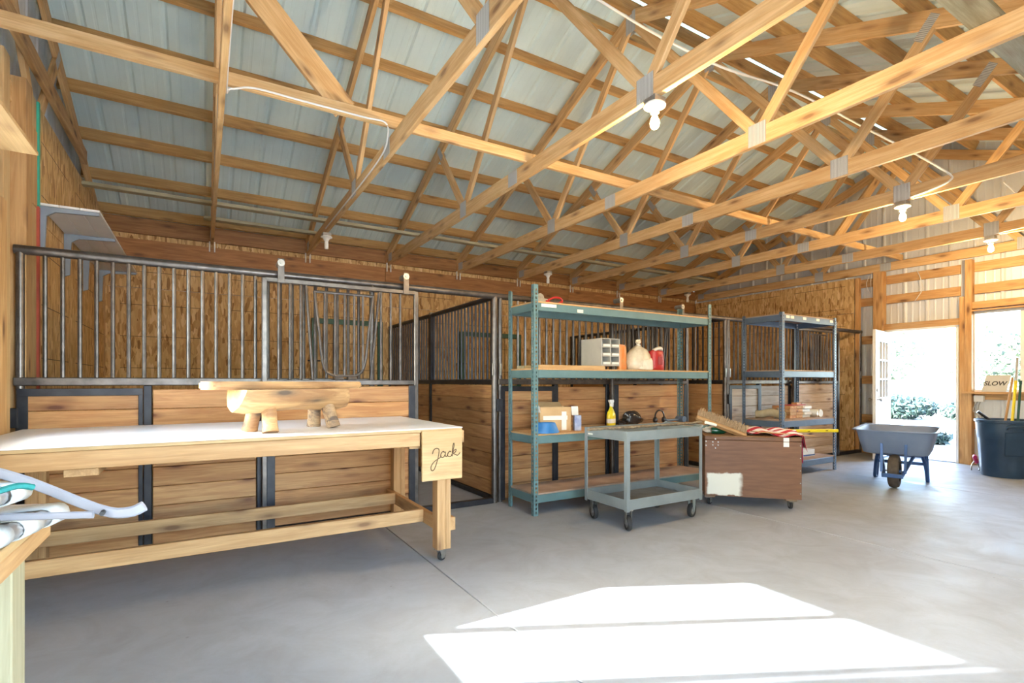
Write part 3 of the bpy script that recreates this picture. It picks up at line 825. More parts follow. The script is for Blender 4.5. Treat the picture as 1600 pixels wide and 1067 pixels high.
ENGR = pm('burnt_engraving', (.10, .05, .02), (.06, .03, .012), 40, .8)
def pen(pts):
    return [(1.225 + (x - 833) / 215 * .287, by0 - .0125, .91 - (y - 318) / 237 * .33) for x, y in pts]
strokes = [[(886, 428), (893, 410), (908, 402), (921, 410), (918, 440), (907, 475), (895, 502), (882, 506), (878, 490), (890, 470), (912, 455), (928, 447), (931, 432), (941, 420), (951, 425), (943, 419), (931, 430), (933, 446), (946, 446), (955, 430), (955, 421), (955, 440), (962, 446), (968, 434), (977, 421), (986, 424), (976, 422), (967, 434), (972, 446), (986, 444), (996, 420), (1003, 392), (1000, 383), (994, 405), (992, 446)],
           [(992, 432), (1003, 418), (1014, 414), (1010, 426), (998, 431), (1010, 438), (1022, 443), (1036, 430)]]
bmj = bmesh.new()
for s in strokes: tube_bm(bmj, smooth_path(pen(s), 4), .0028, 6)
obj('lettering', finish(bmj, 'lettering', ENGR, True), nb)

# small log bench standing on the workbench
lb = thing('log_bench', 'rustic half-log bench on four stub legs with a thick plank on top, on the workbench', 'bench', (.48, 3.57, bz), R(24))
LB = WM[lb.name]
def log_mesh(L, r, mat, flat=True, seed=0):
    rnd = random.Random(seed); bm = bmesh.new(); rings = []
    ns, nk = 12, 14
    for i in range(ns + 1):
        x = -L / 2 + L * i / ns; ring = []
        e = 1 - (.10 * abs(2 * i / ns - 1) ** 6 if i in (0, ns) else 0)
        for k in range(nk + 1):
            a = math.pi + math.pi * k / nk
            rr = r * e * (1 + .05 * math.sin(3 * a + i * .6) + rnd.uniform(-.025, .025))
            ring.append(bm.verts.new((x + (.03 * (1 + math.sin(a)) * (1 if i == 0 else -1) if i in (0, ns) else 0), rr * 1.05 * math.cos(a), rr * math.sin(a) * 1.15)))
        rings.append(ring)
    for A, B in zip(rings, rings[1:]):
        for k in range(nk): bm.faces.new((A[k], A[k + 1], B[k + 1], B[k]))
        bm.faces.new((A[0], B[0], B[nk], A[nk]))
    bm.faces.new(rings[0]); bm.faces.new(rings[-1])
    return finish(bm, 'half_log', mat, True)
LB = LB @ T(0, 0, .005)
obj('half_log', log_mesh(.76, .118, LOGW, seed=3), lb, LB @ T(0, -.03, .255))
sl_bm = bmesh.new()
pl = []
for i in range(24):
    a = 2 * math.pi * i / 24
    cx = .56 if math.cos(a) > 0 else -.56
    pl.append((cx - math.copysign(.085, cx) + .085 * math.cos(a) * (1.0 if cx > 0 else .8), .085 * math.sin(a) * (1.1 if cx < 0 else 1)))
va = [sl_bm.verts.new((x, y, 0)) for x, y in pl]; vb = [sl_bm.verts.new((x, y, .048)) for x, y in pl]
sl_bm.faces.new(va); sl_bm.faces.new(vb)
for i in range(24): sl_bm.faces.new((va[i], va[(i + 1) % 24], vb[(i + 1) % 24], vb[i]))
bmesh.ops.bevel(sl_bm, geom=[e for e in sl_bm.edges if abs(e.verts[0].co.z - e.verts[1].co.z) < 1e-4], offset=.008, segments=2, affect='EDGES')
obj('seat_plank', finish(sl_bm, 'seat_plank', LOGW, True), lb, LB @ T(.045, .085, .256))
obj('seat_batten', box_mesh(.60, .05, .035, LOGW), lb, LB @ T(0, .10, .237))
for (u, v, m) in ((-.19, -.12, LOGW), (-.205, .09, LOGW), (.235, -.11, BARK), (.22, .09, BARK)):
    p0 = LB @ Vector((u * 1.05, v, .0)); p1 = LB @ Vector((u * .95, v * .5, .19))
    bm = bmesh.new(); tube_bm(bm, [p0.lerp(p1, t) for t in (0, .3, .6, 1)], .042, 12, False, 1.0, [.046, .042, .043, .040])
    me = finish(bm, 'leg', m, True); me.transform((LB @ T(u, v, .1)).inverted()); obj('leg', me, lb, LB @ T(u, v, .1))

# ------------------------------------------------------------------ near left bench with folded lawn chair
b2 = thing('side_bench', 'plywood-topped bench on treated posts in the near left corner', 'workbench', (-.7, .6, 0))
block('table_top', -1.0, -.285, -.25, 1.50, .932, .950, PLY, b2, .002)
block('apron', -.325, -.287, -.25, 1.495, .893, .9315, BENCHW, b2)
block('apron', -.99, -.33, 1.457, 1.495, .893, .9315, BENCHW, b2)
for x, y in ((-.415, 1.405), (-.99, 1.36), (-.415, -.2), (-.99, -.2)):
    block('leg', x, x + .086, y, y + .089, 0, .892, TREAT, b2)
lc = thing('lawn_chair', 'folded aluminium lawn chair with white webbing lying on the near left bench', 'chair', (-.5, 1.1, .951))
LCM = T(-.24, 1.36, 0) @ RZ(R(-15)) @ T(.24, -1.36, 0)
WEB = pm('white_webbing', (.62, .63, .62), (.52, .53, .53), 90, .7, 0, .3)
TEALW = pm('teal_webbing', (.01, .22, .20), (.01, .16, .15), 90, .7, 0, .3)
def rrect(x0, x1, y0, y1, z, r=.05, tilt=0.):
    out = []
    for cx, cy, a0 in ((x1 - r, y1 - r, 0), (x0 + r, y1 - r, 90), (x0 + r, y0 + r, 180), (x1 - r, y0 + r, 270)):
        for q in range(5):
            a = R(a0 + q * 22.5); X_ = cx + r * math.cos(a); out.append((X_, cy + r * math.sin(a), z + tilt * (x1 - X_)))
    return out
for (x0, x1, y0, y1, z, tl) in ((-.80, -.245, .82, 1.365, .971, 0.0), (-.80, -.255, .72, 1.245, 1.035, .04)):
    f = tube('frame_tube', rrect(x0, x1, y0, y1, z, .06, tl), .0155, ALU, lc, 10, True, 0, M=LCM)
    yy = y0 + .05; i = 0
    while yy < y1 - .05:
        m = WEB
        bm = bmesh.new(); R_ = .019
        prof = [(x0 + .0, z + tl * (x1 - x0) + .018)] + [(x0 + (x1 - x0) * q / 6, z + tl * (x1 - x0) * (1 - q / 6) + .018 - .012 * math.sin(math.pi * q / 6)) for q in range(1, 6)]
        prof += [(x1 + R_ * math.sin(R(q)), z + R_ * math.cos(R(q))) for q in (0, 30, 60, 90, 120, 150, 180)] + [(x1 - .09, z - .018)]
        A = [bm.verts.new((px, yy, pz)) for px, pz in prof]; B = [bm.verts.new((px, yy + .055, pz)) for px, pz in prof]
        for k in range(len(prof) - 1): bm.faces.new((A[k], A[k + 1], B[k + 1], B[k]))
        o = obj('webbing_strap', finish(bm, 'strap', m, True), lc, LCM)
        sm = o.modifiers.new('thickness', 'SOLIDIFY'); sm.thickness = .003
        yy += .085; i += 1
DULLA = pm('dull_aluminium', (.40, .40, .44), (.34, .34, .38), 12, .5, .25, .03)
tube('armrest', [(-.62, 1.36, 1.12), (-.45, 1.30, 1.095), (-.302, 1.24, 1.068), (-.16, 1.158, 1.006), (-.115, 1.14, .998), (-.090, 1.133, 1.008)], .005, DULLA, lc, 8, False, 4, 1.9)
tube('hinge_strip', [(-.60, 1.31, 1.0), (-.36, 1.225, 1.0), (-.165, 1.155, .997)], .004, DULLA, lc, 8, False, 4, 1.6)
rod('rivet', (-.15, 1.13, 1.002), (-.15, 1.17, 1.002), .004, RUBBER, lc, n=8)
tube('tie_strap', [(-.27, 1.085, 1.062), (-.25, 1.10, 1.066), (-.235, 1.112, 1.06)], .005, TEALW, lc, 6, False, 4)

# shelf high on the near left wall and shelf inside the first stall
sh = thing('wall_shelf', 'plain plywood shelf above the left window', 'shelf', (-.95, 3.0, 2.42))
block('shelf_board', XL + .05, -.75, .6, 3.64, 2.432, 2.452, PLY, sh, .001)
block('shelf_edge', XL + .05, -.75, 3.641, 3.646, 2.434, 2.450, pm('blue_stained_edge', (.35, .42, .55), (.6, .55, .45), 12, .7), sh, .001)
for y in (1.2, 2.6): beam('bracket', (XL + .06, y, 2.15), (-.82, y, 2.43), .038, .06, STUD, sh)
s2 = thing('bracket_shelf', 'white board shelf on steel brackets high on the left wall of the first stall', 'shelf', (-.9, 6.4, 2.5))
for i in range(3):
    xa = XL + .15 + i * .122
    block('shelf_board', xa, xa + .119, 5.08, 7.75, 2.545, 2.563, PAINTW, s2, .002)
BRK = pm('blue_grey_bracket', (.30, .36, .42), (.25, .30, .36), 8, .45, .2)
for y in (5.10, 5.95, 6.80, 7.65):
    poly_prism('bracket', [(0, 0), (.36, 0), (.36, -.022), (.10, -.035), (.05, -.07), (.04, -.36), (.0, -.38)], .028, BRK, s2, T(XL + .147, y, 2.543))

# ------------------------------------------------------------------ slotted-post shelving
def slotted_mesh(H, w, mat, sx, sy):
    key = ('slot', H, w, mat.name, sx, sy)
    if key in MESH: return MESH[key]
    bm = bmesh.new(); a, b = w * .36, w * .66; pitch, hh = .038, .020
    n = int(H / pitch)
    zs = []
    for i in range(n): zs += [i * pitch, i * pitch + (pitch - hh)]
    zs.append(H)
    for ax in (0, 1):
        def P(u, z): return bm.verts.new((sx * u, 0, z) if ax == 0 else (0, sy * u, z))
        grid = [[P(u, z) for u in (0, a, b, w)] for z in zs]
        for i in range(len(zs) - 1):
            for j in range(3):
                if j == 1 and i % 2 == 1 and i < len(zs) - 2: continue
                bm.faces.new((grid[i][j], grid[i][j + 1], grid[i + 1][j + 1], grid[i + 1][j]))
    MESH[key] = finish(bm, 'slotted_post', mat)
    return MESH[key]
WORND = pm('worn_particle_board', (.46, .33, .24), (.30, .20, .15), 5, .8, 0, .15)
def shelving(label, x0, x1, y0, y1, H, levels, mat, deck, beam_h=.075):
    t = thing('shelving_unit', label, 'shelving', ((x0 + x1) / 2, (y0 + y1) / 2, 0), 0, 'steel shelving units')
    for (x, sx) in ((x0, 1), (x1, -1)):
        for (y, sy) in ((y0, 1), (y1, -1)):
            o = obj('post', slotted_mesh(H, .045, mat, sx, sy), t, T(x, y, 0))
            o.modifiers.new('thickness', 'SOLIDIFY').thickness = .0025
    for i, z in enumerate(levels):
        for y, s in ((y0 + .004, 1), (y1 - .004, -1)):
            block('beam', x0 + .046, x1 - .046, min(y, y + s * .03), max(y, y + s * .03), z - beam_h, z - .001, mat, t, .004)
        for x, s in ((x0 + .004, 1), (x1 - .004, -1)):
            block('beam', min(x, x + s * .03), max(x, x + s * .03), y0 + .046, y1 - .046, z - beam_h, z - .001, mat, t, .004)
        block('deck', x0 + .012, x1 - .012, y0 + .012, y1 - .012, z - .001, z + .014, WORND if i == 3 else deck, t, .001)
    return t
sA = shelving('tall teal slotted-post shelving unit with four decks, beside the first partition', 2.60, 5.06, 3.94, 4.40, 2.13, [1.965, 1.345, .735, .19], TEAL, PARTB)
STK = pm('paper_sticker', (.80, .78, .70), (.72, .70, .62), 15, .7)
for x, w, z in ((2.68, .17, 1.945), (3.10, .07, 1.92)): block('sticker', x, x + w, 3.938, 3.9435, z - .018, z + .012, STK, sA, 0)
sB = shelving('short blue-grey slotted-post shelving unit with four decks, in front of the far stall', 6.34, 7.62, 3.86, 4.43, 2.13, [2.10, 1.375, .725, .19], BLUEG, WORND, .08)
for x in (6.42, 6.52, 6.80, 7.12, 7.46): block('sticker', x, x + .075, 3.858, 3.8635, 2.055, 2.09, STK, sB, 0)

# ------------------------------------------------------------------ things on the teal shelving
RED = pm('red_paint', (.50, .03, .03), (.40, .02, .02), 12, .4)
tl = thing('hand_tool', 'red-handled hand tool with round grey head on the top teal shelf', 'tool', (2.86, 4.08, 1.979), R(8))
TM = WM[tl.name]
rod('tool_head', TM @ Vector((-.13, -.03, .045)), TM @ Vector((-.13, .03, .045)), .045, ZINC, tl, n=16)
obj('tool_neck', box_mesh(.09, .03, .03, ZINC), tl, TM @ T(-.07, 0, .035))
tube('tool_handle', [(-.05, .01, .03), (.02, .02, .05), (.10, .02, .08), (.17, .01, .075), (.18, 0, .04), (.12, -.01, .02)], .010, RED, tl, 8, False, 5, 1, TM)
tube('tool_handle', [(-.05, -.01, .03), (.03, -.02, .012), (.10, -.02, .012), (.16, -.01, .04)], .010, RED, tl, 8, False, 5, 1, TM)
# second shelf
z2 = 1.36
for (x0, x1, y0, y1, z, h, lab) in ((2.66, 3.55, 4.20, 4.34, z2, .03, 'weathered flat board lying behind on the second teal shelf'), (2.72, 3.52, 4.02, 4.17, z2, .035, 'pale board with grey end lying on the second teal shelf')):
    tag(block('loose_board', x0, x1, y0, y1, z, z + h, PLY if h > .03 else TREAT), lab, 'board', 'boards on the second teal shelf')
cabm = pm('cabinet_grey', (.50, .49, .44), (.42, .41, .37), 7, .45, .1)
cb = thing('parts_cabinet', 'small grey steel cabinet with six open bins on the second teal shelf', 'cabinet', (3.60, 4.19, z2 + .036), R(2))
CM = WM[cb.name] @ T(0, 0, 0)
cw, ch, cd = .25, .285, .32
def cbk(name, a, b, c, d, e, f, m, par): return block(name, a, b, c, d, e, f, m, par, .002, M0=CM)
cbk('side_panel', -cw / 2, -cw / 2 + .008, -cd / 2, cd / 2, 0, ch, cabm, cb); cbk('side_panel', cw / 2 - .008, cw / 2, -cd / 2, cd / 2, 0, ch, cabm, cb)
cbk('top_panel', -cw / 2, cw / 2, -cd / 2, cd / 2, ch - .008, ch, cabm, cb); cbk('bottom_panel', -cw / 2, cw / 2, -cd / 2, cd / 2, 0, .008, cabm, cb); cbk('back_panel', -cw / 2, cw / 2, cd / 2 - .008, cd / 2, 0, ch, BLKST, cb)
cbk('divider', -.004, .004, -cd / 2, cd / 2, 0, ch, cabm, cb)
for r in range(3):
    z = .012 + r * .091
    cbk('divider', -cw / 2, cw / 2, -cd / 2, cd / 2, z - .006, z, cabm, cb)
    for s in (-1, 1):
        x0_, x1_ = (-cw / 2 + .012, -.008) if s < 0 else (.008, cw / 2 - .012)
        d = cbk('bin_drawer', x0_, x1_, -cd / 2 + .002, cd / 2 - .02, z, z + .006, cabm, cb)
        cbk('bin_front', x0_, x1_, -cd / 2 - .004, -cd / 2 + .004, z, z + .032, cabm, d); cbk('bin_label', x0_ + .006, x1_ - .006, -cd / 2 - .006, -cd / 2 - .004, z + .008, z + .026, STK, d)
def bag_mesh(w, d, h, neck, mat, seed=0, tuft=True):
    rnd = random.Random(seed); bm = bmesh.new(); rings = []
    prof = [(0, 0), (.85, .0), (1.0, .10), (.98, .3), (.86, .5), (.60, .66), (.30, .76), (neck, .82), (neck, .86), (neck * 2.4, .93), (neck * 2.0, 1.0), (0, .97)] if tuft else [(0, 0), (.9, 0), (1.0, .08), (1.0, .5), (.95, .8), (.9, .95), (.8, 1.0), (0, .96)]
    n = 20
    for r, z in prof:
        rings.append([bm.verts.new((w / 2 * r * math.cos(t * 2 * math.pi / n) * (1 + rnd.uniform(-.06, .06)), d / 2 * r * math.sin(t * 2 * math.pi / n) * (1 + rnd.uniform(-.06, .06)), h * z + (rnd.uniform(-.008, .008) if z > .1 else 0))) for t in range(n)] if r > 0 else [bm.verts.new((0, 0, h * z))])
    for A, B in zip(rings, rings[1:]):
        for k in range(n):
            q = []
            for v in (A[k % len(A)], A[(k + 1) % len(A)], B[(k + 1) % len(B)], B[k % len(B)]):
                if v not in q: q.append(v)
            if len(q) > 2: bm.faces.new(q)
    return finish(bm, 'bag', mat, True)
CLEARB = pm('cloudy_plastic_bag', (.66, .60, .48), (.52, .45, .32), 22, .25, 0, .2)
POWD = pm('pale_powder', (.78, .72, .60), (.68, .60, .46), 30, .7, 0, .2)
ORG = pm('orange_bag', (.75, .20, .03), (.60, .30, .10), 14, .35, 0, .15)
o = thing('snack_bag', 'orange plastic bag standing between cabinet and knotted bag', 'bag', (3.82, 4.10, z2), R(10))
obj('bag_body', bag_mesh(.13, .09, .25, .2, ORG, 4, False), o, WM[o.name]); obj('bag_seal', box_mesh(.11, .006, .03, ORG), o, WM[o.name] @ T(0, 0, .255))
o = thing('knotted_bag', 'clear plastic bag of pale powder knotted at the top on teal shelf', 'bag', (4.06, 4.10, z2))
obj('bag_body', bag_mesh(.34, .24, .33, .09, CLEARB, 9), o, WM[o.name]); lathe('bag_tie', [(.024, .262), (.03, .27), (.024, .278)], PORC, o, WM[o.name], 12)
obj('powder_fill', bag_mesh(.31, .25, .13, .9, POWD, 3, False), o, WM[o.name] @ T(.02, -.006, 0))
o = thing('red_bag', 'red plastic sack with a white rolled top beside the knotted bag', 'bag', (4.37, 4.14, z2))
obj('bag_body', bag_mesh(.21, .15, .22, .5, RED, 6, False), o, WM[o.name]); obj('bag_label', box_mesh(.07, .006, .09, pm('dark_red', (.33, .02, .03), None, 8)), o, WM[o.name] @ T(-.01, -.078, .11))
tube('rolled_top', [(-.04, 0, .22), (.02, -.01, .245), (.08, 0, .25), (.10, .02, .225)], .022, PORC, o, 8, False, 4, 1, WM[o.name])
# third shelf
z3 = .751
CARD = pm('cardboard', (.58, .38, .19), (.50, .32, .15), 9, .8, 0, .05)
o = thing('cardboard_box', 'open cardboard box with white tape on the third teal shelf', 'box', (2.99, 4.20, z3), R(-16))
BM_ = WM[o.name]
for a in ((-.16, .16, -.10, -.096), (-.16, .16, .096, .10)): block('box_side', a[0], a[1], a[2], a[3], 0, .235, CARD, o, 0, axis='x', M0=BM_)
for a in ((-.16, -.156), (.156, .16)): block('box_side', a[0], a[1], -.10, .10, 0, .235, CARD, o, 0, axis='y', M0=BM_)
block('box_bottom', -.16, .16, -.10, .10, 0, .004, CARD, o, 0, M0=BM_)
obj('box_flap', box_mesh(.30, .09, .003, CARD), o, BM_ @ T(-.01, .14, .25) @ RX(R(30))); obj('box_flap', box_mesh(.20, .07, .003, PAINTW), o, BM_ @ T(-.165, 0, .215) @ RZ(R(90)) @ RX(R(80)))
block('tape_strip', -.13, .12, -.103, -.1005, .11, .15, STK, o, 0, M0=BM_); block('tape_strip', .06, .11, -.104, -.1008, .01, .19, STK, o, 0, M0=BM_)
o = thing('slim_carton', 'slim white and blue carton standing right of the cardboard box', 'box', (3.19, 4.06, z3), R(-20))
block('carton_body', -.035, .035, -.03, .03, 0, .15, pm('blue_print', (.10, .16, .42), (.55, .60, .70), 9, .5), o, .002, M0=WM[o.name])
block('carton_flap', -.035, .035, -.001, .002, .15, .24, PAINTW, o, 0, M0=WM[o.name] @ T(0, .03, 0) @ RX(R(-12)))
BLUEP = pm('blue_plastic', (.03, .20, .50), (.02, .15, .40), 12, .45, 0, .1)
o = thing('blue_tub', 'blue plastic feed tub on the third teal shelf', 'tub', (2.79, 4.03, z3))
lathe('tub_body', [(0, .004), (.105, .004), (.125, 0), (.128, .012), (.098, .085), (.090, .095), (.082, .088), (.10, .03), (0, .03)], BLUEP, o, WM[o.name] @ Matrix.Diagonal((1.05, .8, 1, 1)), 28)
lathe('tub_rim', [(.120, 0), (.134, .004), (.132, .014), (.122, .016)], BLUEP, o, WM[o.name] @ Matrix.Diagonal((1.05, .8, 1, 1)), 28)
YEL = pm('yellow_bottle', (.85, .72, .02), (.78, .62, .02), 10, .3, 0, .02)
o = thing('spray_bottle', 'yellow spray bottle with white trigger on the third teal shelf', 'bottle', (3.86, 4.31, z3), R(20))
SM = WM[o.name]
obj('bottle_body', lathe_mesh([(0, 0), (.048, 0), (.054, .01), (.054, .12), (.045, .15), (.022, .19), (.016, .205), (.016, .215), (0, .215)], YEL, 20), o, SM @ Matrix.Diagonal((1.35, .75, 1, 1)))
obj('bottle_label', lathe_mesh([(.0548, .03), (.0552, .032), (.0552, .075), (.0548, .077)], STK, 20), o, SM @ Matrix.Diagonal((1.35, .75, 1, 1)))
rod('trigger_collar', SM @ Vector((0, 0, .21)), SM @ Vector((0, 0, .24)), .018, PORC, o, n=12)
poly_prism('trigger_head', [(-.05, .285), (.045, .285), (.05, .262), (.02, .24), (-.015, .24), (-.05, .268)], .022, PORC, o, SM)
tube('trigger', [(.035, 0, .262), (.045, 0, .235), (.038, 0, .205)], .006, PORC, o, 6, False, 3, 1, SM)
BLKP = pm('black_plastic', (.012, .012, .014), (.03, .03, .034), 14, .2, 0, .1)
o = thing('bundle', 'shiny black plastic bundle beside the yellow spray bottle', 'bag', (4.15, 4.32, z3))
def blob_mesh(sx, sy, sz, mat, seed=0, amp=.16, sub=3):
    rnd = random.Random(seed); bm = bmesh.new(); bmesh.ops.create_icosphere(bm, subdivisions=sub, radius=1)
    ph = [rnd.uniform(0, 6.28) for _ in range(6)]
    for v in bm.verts:
        x, y, z = v.co
        f = 1 + amp * (math.sin(3.1 * x + ph[0]) * math.sin(2.7 * y + ph[1]) + .6 * math.sin(5.3 * z + ph[2] + 3 * x) + .4 * math.sin(8 * y + 7 * x + ph[3]))
        v.co = Vector((x * f * sx, y * f * sy, max(-.6, z * f) * sz))
    return finish(bm, 'blob', mat, True)
obj('bundle_body', blob_mesh(.15, .09, .095, BLKP, 2), o, WM[o.name] @ T(.04, 0, .062)); obj('bundle_fold', blob_mesh(.09, .06, .04, BLKP, 8, .25), o, WM[o.name] @ T(-.11, -.02, .028))
o = thing('ear_muffs', 'black headband standing up on the third teal shelf', 'headset', (4.58, 4.28, z3))
tube('headband', [(-.07, 0, .03), (-.072, 0, .09), (-.045, 0, .135), (0, 0, .15), (.045, 0, .135), (.072, 0, .09), (.07, 0, .03)], .009, BLKP, o, 8, False, 4, 1, WM[o.name])
for s in (-1, 1): obj('ear_cup', blob_mesh(.018, .035, .045, BLKP, 3, .02, 2), o, WM[o.name] @ T(s * .072, 0, .035))
o = thing('mallet', 'mallet with pale handle and blue-grey head at the right of the third teal shelf', 'tool', (4.85, 4.24, z3))
rod('mallet_handle', WM[o.name] @ Vector((-.20, 0, .03)), WM[o.name] @ Vector((.03, 0, .035)), .014, BLUEG, o, n=10)
rod('mallet_head', WM[o.name] @ Vector((.05, -.05, .04)), WM[o.name] @ Vector((.05, .06, .04)), .036, BLUEG, o, n=14)

# ------------------------------------------------------------------ grey steel cart
cx0, cx1, cy0, cy1 = 2.965, 3.885, 3.12, 3.665
ct = thing('service_cart', 'grey steel two-tray service cart on casters in front of the teal shelving', 'cart', ((cx0 + cx1) / 2, (cy0 + cy1) / 2, 0))
for x, sx in ((cx0, 1), (cx1, -1)):
    for y, sy in ((cy0, 1), (cy1, -1)):
        block('post', min(x, x + sx * .036), max(x, x + sx * .036), min(y, y + sy * .004), max(y, y + sy * .004), .165, .825, CARTG, ct, .001)
        block('post', min(x, x + sx * .004), max(x, x + sx * .004), min(y, y + sy * .036), max(y, y + sy * .036), .165, .825, CARTG, ct, .001)
DIRTY = pm('soiled_steel', (.16, .15, .13), (.25, .25, .24), 7, .6, .2, .1)
for zf, zt in ((.19, .265), (.755, .825)):
    tr = block('tray', cx0 + .004, cx1 - .004, cy0 + .004, cy1 - .004, zf, zf + .005, DIRTY, ct, .001)
    block('tray_lip', cx0 + .004, cx1 - .004, cy0 + .004, cy0 + .008, zf - .012, zt, CARTG, tr, .001); block('tray_lip', cx0 + .004, cx1 - .004, cy1 - .008, cy1 - .004, zf - .012, zt, CARTG, tr, .001)
    block('tray_lip', cx0 + .004, cx0 + .008, cy0 + .008, cy1 - .008, zf - .012, zt, CARTG, tr, .001); block('tray_lip', cx1 - .008, cx1 - .004, cy0 + .008, cy1 - .008, zf - .012, zt, CARTG, tr, .001)
tube('cart_handle', [(cx1 - .004, cy0 + .04, .80), (cx1 + .05, cy0 + .05, .825), (cx1 + .07, cy0 + .10, .83), (cx1 + .07, cy1 - .10, .83), (cx1 + .05, cy1 - .05, .825), (cx1 - .004, cy1 - .04, .80)], .011, CARTG, ct, 8, False, 4)
block('sticker', cx0 + .0005, cx0 + .0035, cy1 - .11, cy1 - .05, .762, .775, STK, ct, 0)
for x, y, a in ((cx0 + .06, cy0 + .05, R(65)), (cx0 + .06, cy1 - .06, R(75)), (cx1 - .06, cy0 + .07, R(15)), (cx1 - .06, cy1 - .06, R(20))):
    caster(ct, x, y, .063, .178, a, CARTG if x > 3.4 else ZINC, .034)
bmz = bmesh.new(); rnd = random.Random(5)
pp = [Vector((2.66 + 1.40 * i / 16, 3.235 + .04 * i / 16 + rnd.uniform(-.004, .004), .846 + rnd.uniform(-.003, .003))) for i in range(17)]
tube_bm(bmz, pp, .02, 8, False, .6, [.019 + rnd.uniform(-.003, .005) for _ in pp])
tag(obj('weathered_stick', finish(bmz, 'stick', pm('mottled_bark', (.40, .30, .18), (.035, .03, .028), 9, .85, 0, .4, (3, 20, 20)), True)), 'mottled weathered stick lying across the rim of the service cart', 'stick')

# ------------------------------------------------------------------ brown trunk on casters with flag, broom
tz0, tz1, tL, tD = .10, .70, .875, .56
tk = thing('storage_trunk', 'brown plywood trunk on casters with a patch of white paint', 'trunk', (4.302, 3.425, 0), R(-45.4))
TK = WM[tk.name]
def trunk_mat():
    m, nt, p = base_mat('trunk_plywood')
    v = coords(nt, (1.5, 14, 14), False); g_ = noise(nt, v, 3, 5)
    c = mixc(nt, ramp(nt, g_, [(.3, 0), (.7, 1)]), (.20, .092, .042), (.135, .058, .027))
    tc = nd(nt, 'ShaderNodeTexCoord'); sx = nd(nt, 'ShaderNodeSeparateXYZ'); nt.links.new(tc.outputs['Object'], sx.inputs[0])
    wob = noise(nt, coords(nt, (1, 1, 1), False), 14, 3)
    def edge(sock, a, b):
        mr = nd(nt, 'ShaderNodeMapRange', interpolation_type='SMOOTHSTEP'); mr.inputs['From Min'].default_value = a; mr.inputs['From Max'].default_value = b
        ad = nd(nt, 'ShaderNodeMath', operation='ADD'); mu = nd(nt, 'ShaderNodeMath', operation='MULTIPLY'); mu.inputs[1].default_value = .05
        nt.links.new(wob, mu.inputs[0]); nt.links.new(sock, ad.inputs[0]); nt.links.new(mu.outputs[0], ad.inputs[1]); nt.links.new(ad.outputs[0], mr.inputs['Value'])
        return mr.outputs[0]
    f = None
    for e in (edge(sx.outputs[0], -.40, -.375), edge(sx.outputs[0], -.055, -.10), edge(sx.outputs[2], -.245, -.235), edge(sx.outputs[2], -.015, -.035)):
        if f is None: f = e
        else:
            mm = nd(nt, 'ShaderNodeMath', operation='MULTIPLY'); nt.links.new(f, mm.inputs[0]); nt.links.new(e, mm.inputs[1]); f = mm.outputs[0]
    c = mixc(nt, f, c, (.66, .66, .58))
    nt.links.new(c, p.inputs['Base Color']); p.inputs['Roughness'].default_value = .55
    bump(nt, p, g_, .1, .003)
    return m
TRK = pm('trunk_brown', (.20, .092, .042), (.135, .058, .027), 3, .55, 0, .1, (1.5, 14, 14))
def tb(name, a, b, c, d, e, f, m=TRK, par=tk, bev=.003, **k): return block(name, a, b, c, d, e, f, m, par, bev, M0=TK, **k)
tb('front_panel', 0, tL, 0, .014, tz0, tz1 - .045, trunk_mat(), axis='x'); tb('back_panel', 0, tL, tD - .014, tD, tz0, tz1 - .045)
tb('side_panel', 0, .014, .014, tD - .014, tz0, tz1 - .045, axis='y'); tb('side_panel', tL - .014, tL, .014, tD - .014, tz0, tz1 - .045, axis='y'); tb('bottom_panel', .014, tL - .014, .014, tD - .014, tz0, tz0 + .014)
lid = tb('lid', 0, tL, 0, tD, tz1 - .042, tz1 - .008); tb('lid_edge', -.006, tL + .006, -.006, tD + .006, tz1 - .0075, tz1, wood('lid_edge_wood', (.40, .22, .09), (.26, .13, .05)), lid)
for (x, z) in ((.10, .665), (.075, .635), (.125, .635), (.075, .605), (.125, .605), (.10, .575), (.012, .64), (.012, .60), (.864, .62), (.864, .5), (.864, .38), (.864, .26), (.864, .16)):
    rod('rivet', TK @ Vector((x, -.004, z)), TK @ Vector((x, .001, z)), .006, ZINC, tk, n=6)
tb('hasp_plate', .715, .765, -.004, 0, .655, .695, PAINTW, bev=.001); tb('hasp_plate', .715, .765, -.004, 0, .605, .65, PAINTW, bev=.001)
for x, y, a in ((.05, .06, .3), (.79, .06, .9), (.06, .50, .2), (.80, .50, 2.2)):
    q = TK @ Vector((x, y, 0)); tb('caster_block', x - .05, x + .05, y - .045, y + .045, .08, tz0, BARK); caster(tk, q.x, q.y, .036, .08, a, ZINC, .024)
FLAG = stripes('striped_flag_cloth', (.45, .02, .04), (.80, .74, .72), 13, 1, .8, (.02, .035, .12))
def cloth(name, label, nx, ny, fn, mat):
    bm = bmesh.new(); uvl = bm.loops.layers.uv.new('UVMap')
    G = [[bm.verts.new(TK @ Vector(fn(i / nx, j / ny))) for j in range(ny + 1)] for i in range(nx + 1)]
    for i in range(nx):
        for j in range(ny):
            f = bm.faces.new((G[i][j], G[i + 1][j], G[i + 1][j + 1], G[i][j + 1]))
            for l, (a, b) in zip(f.loops, ((i, j), (i + 1, j), (i + 1, j + 1), (i, j + 1))): l[uvl].uv = (a / nx, b / ny)
    o = obj(name, finish(bm, name, mat, True)); o.modifiers.new('thickness', 'SOLIDIFY').thickness = .003
    return tag(o, label, 'cloth')
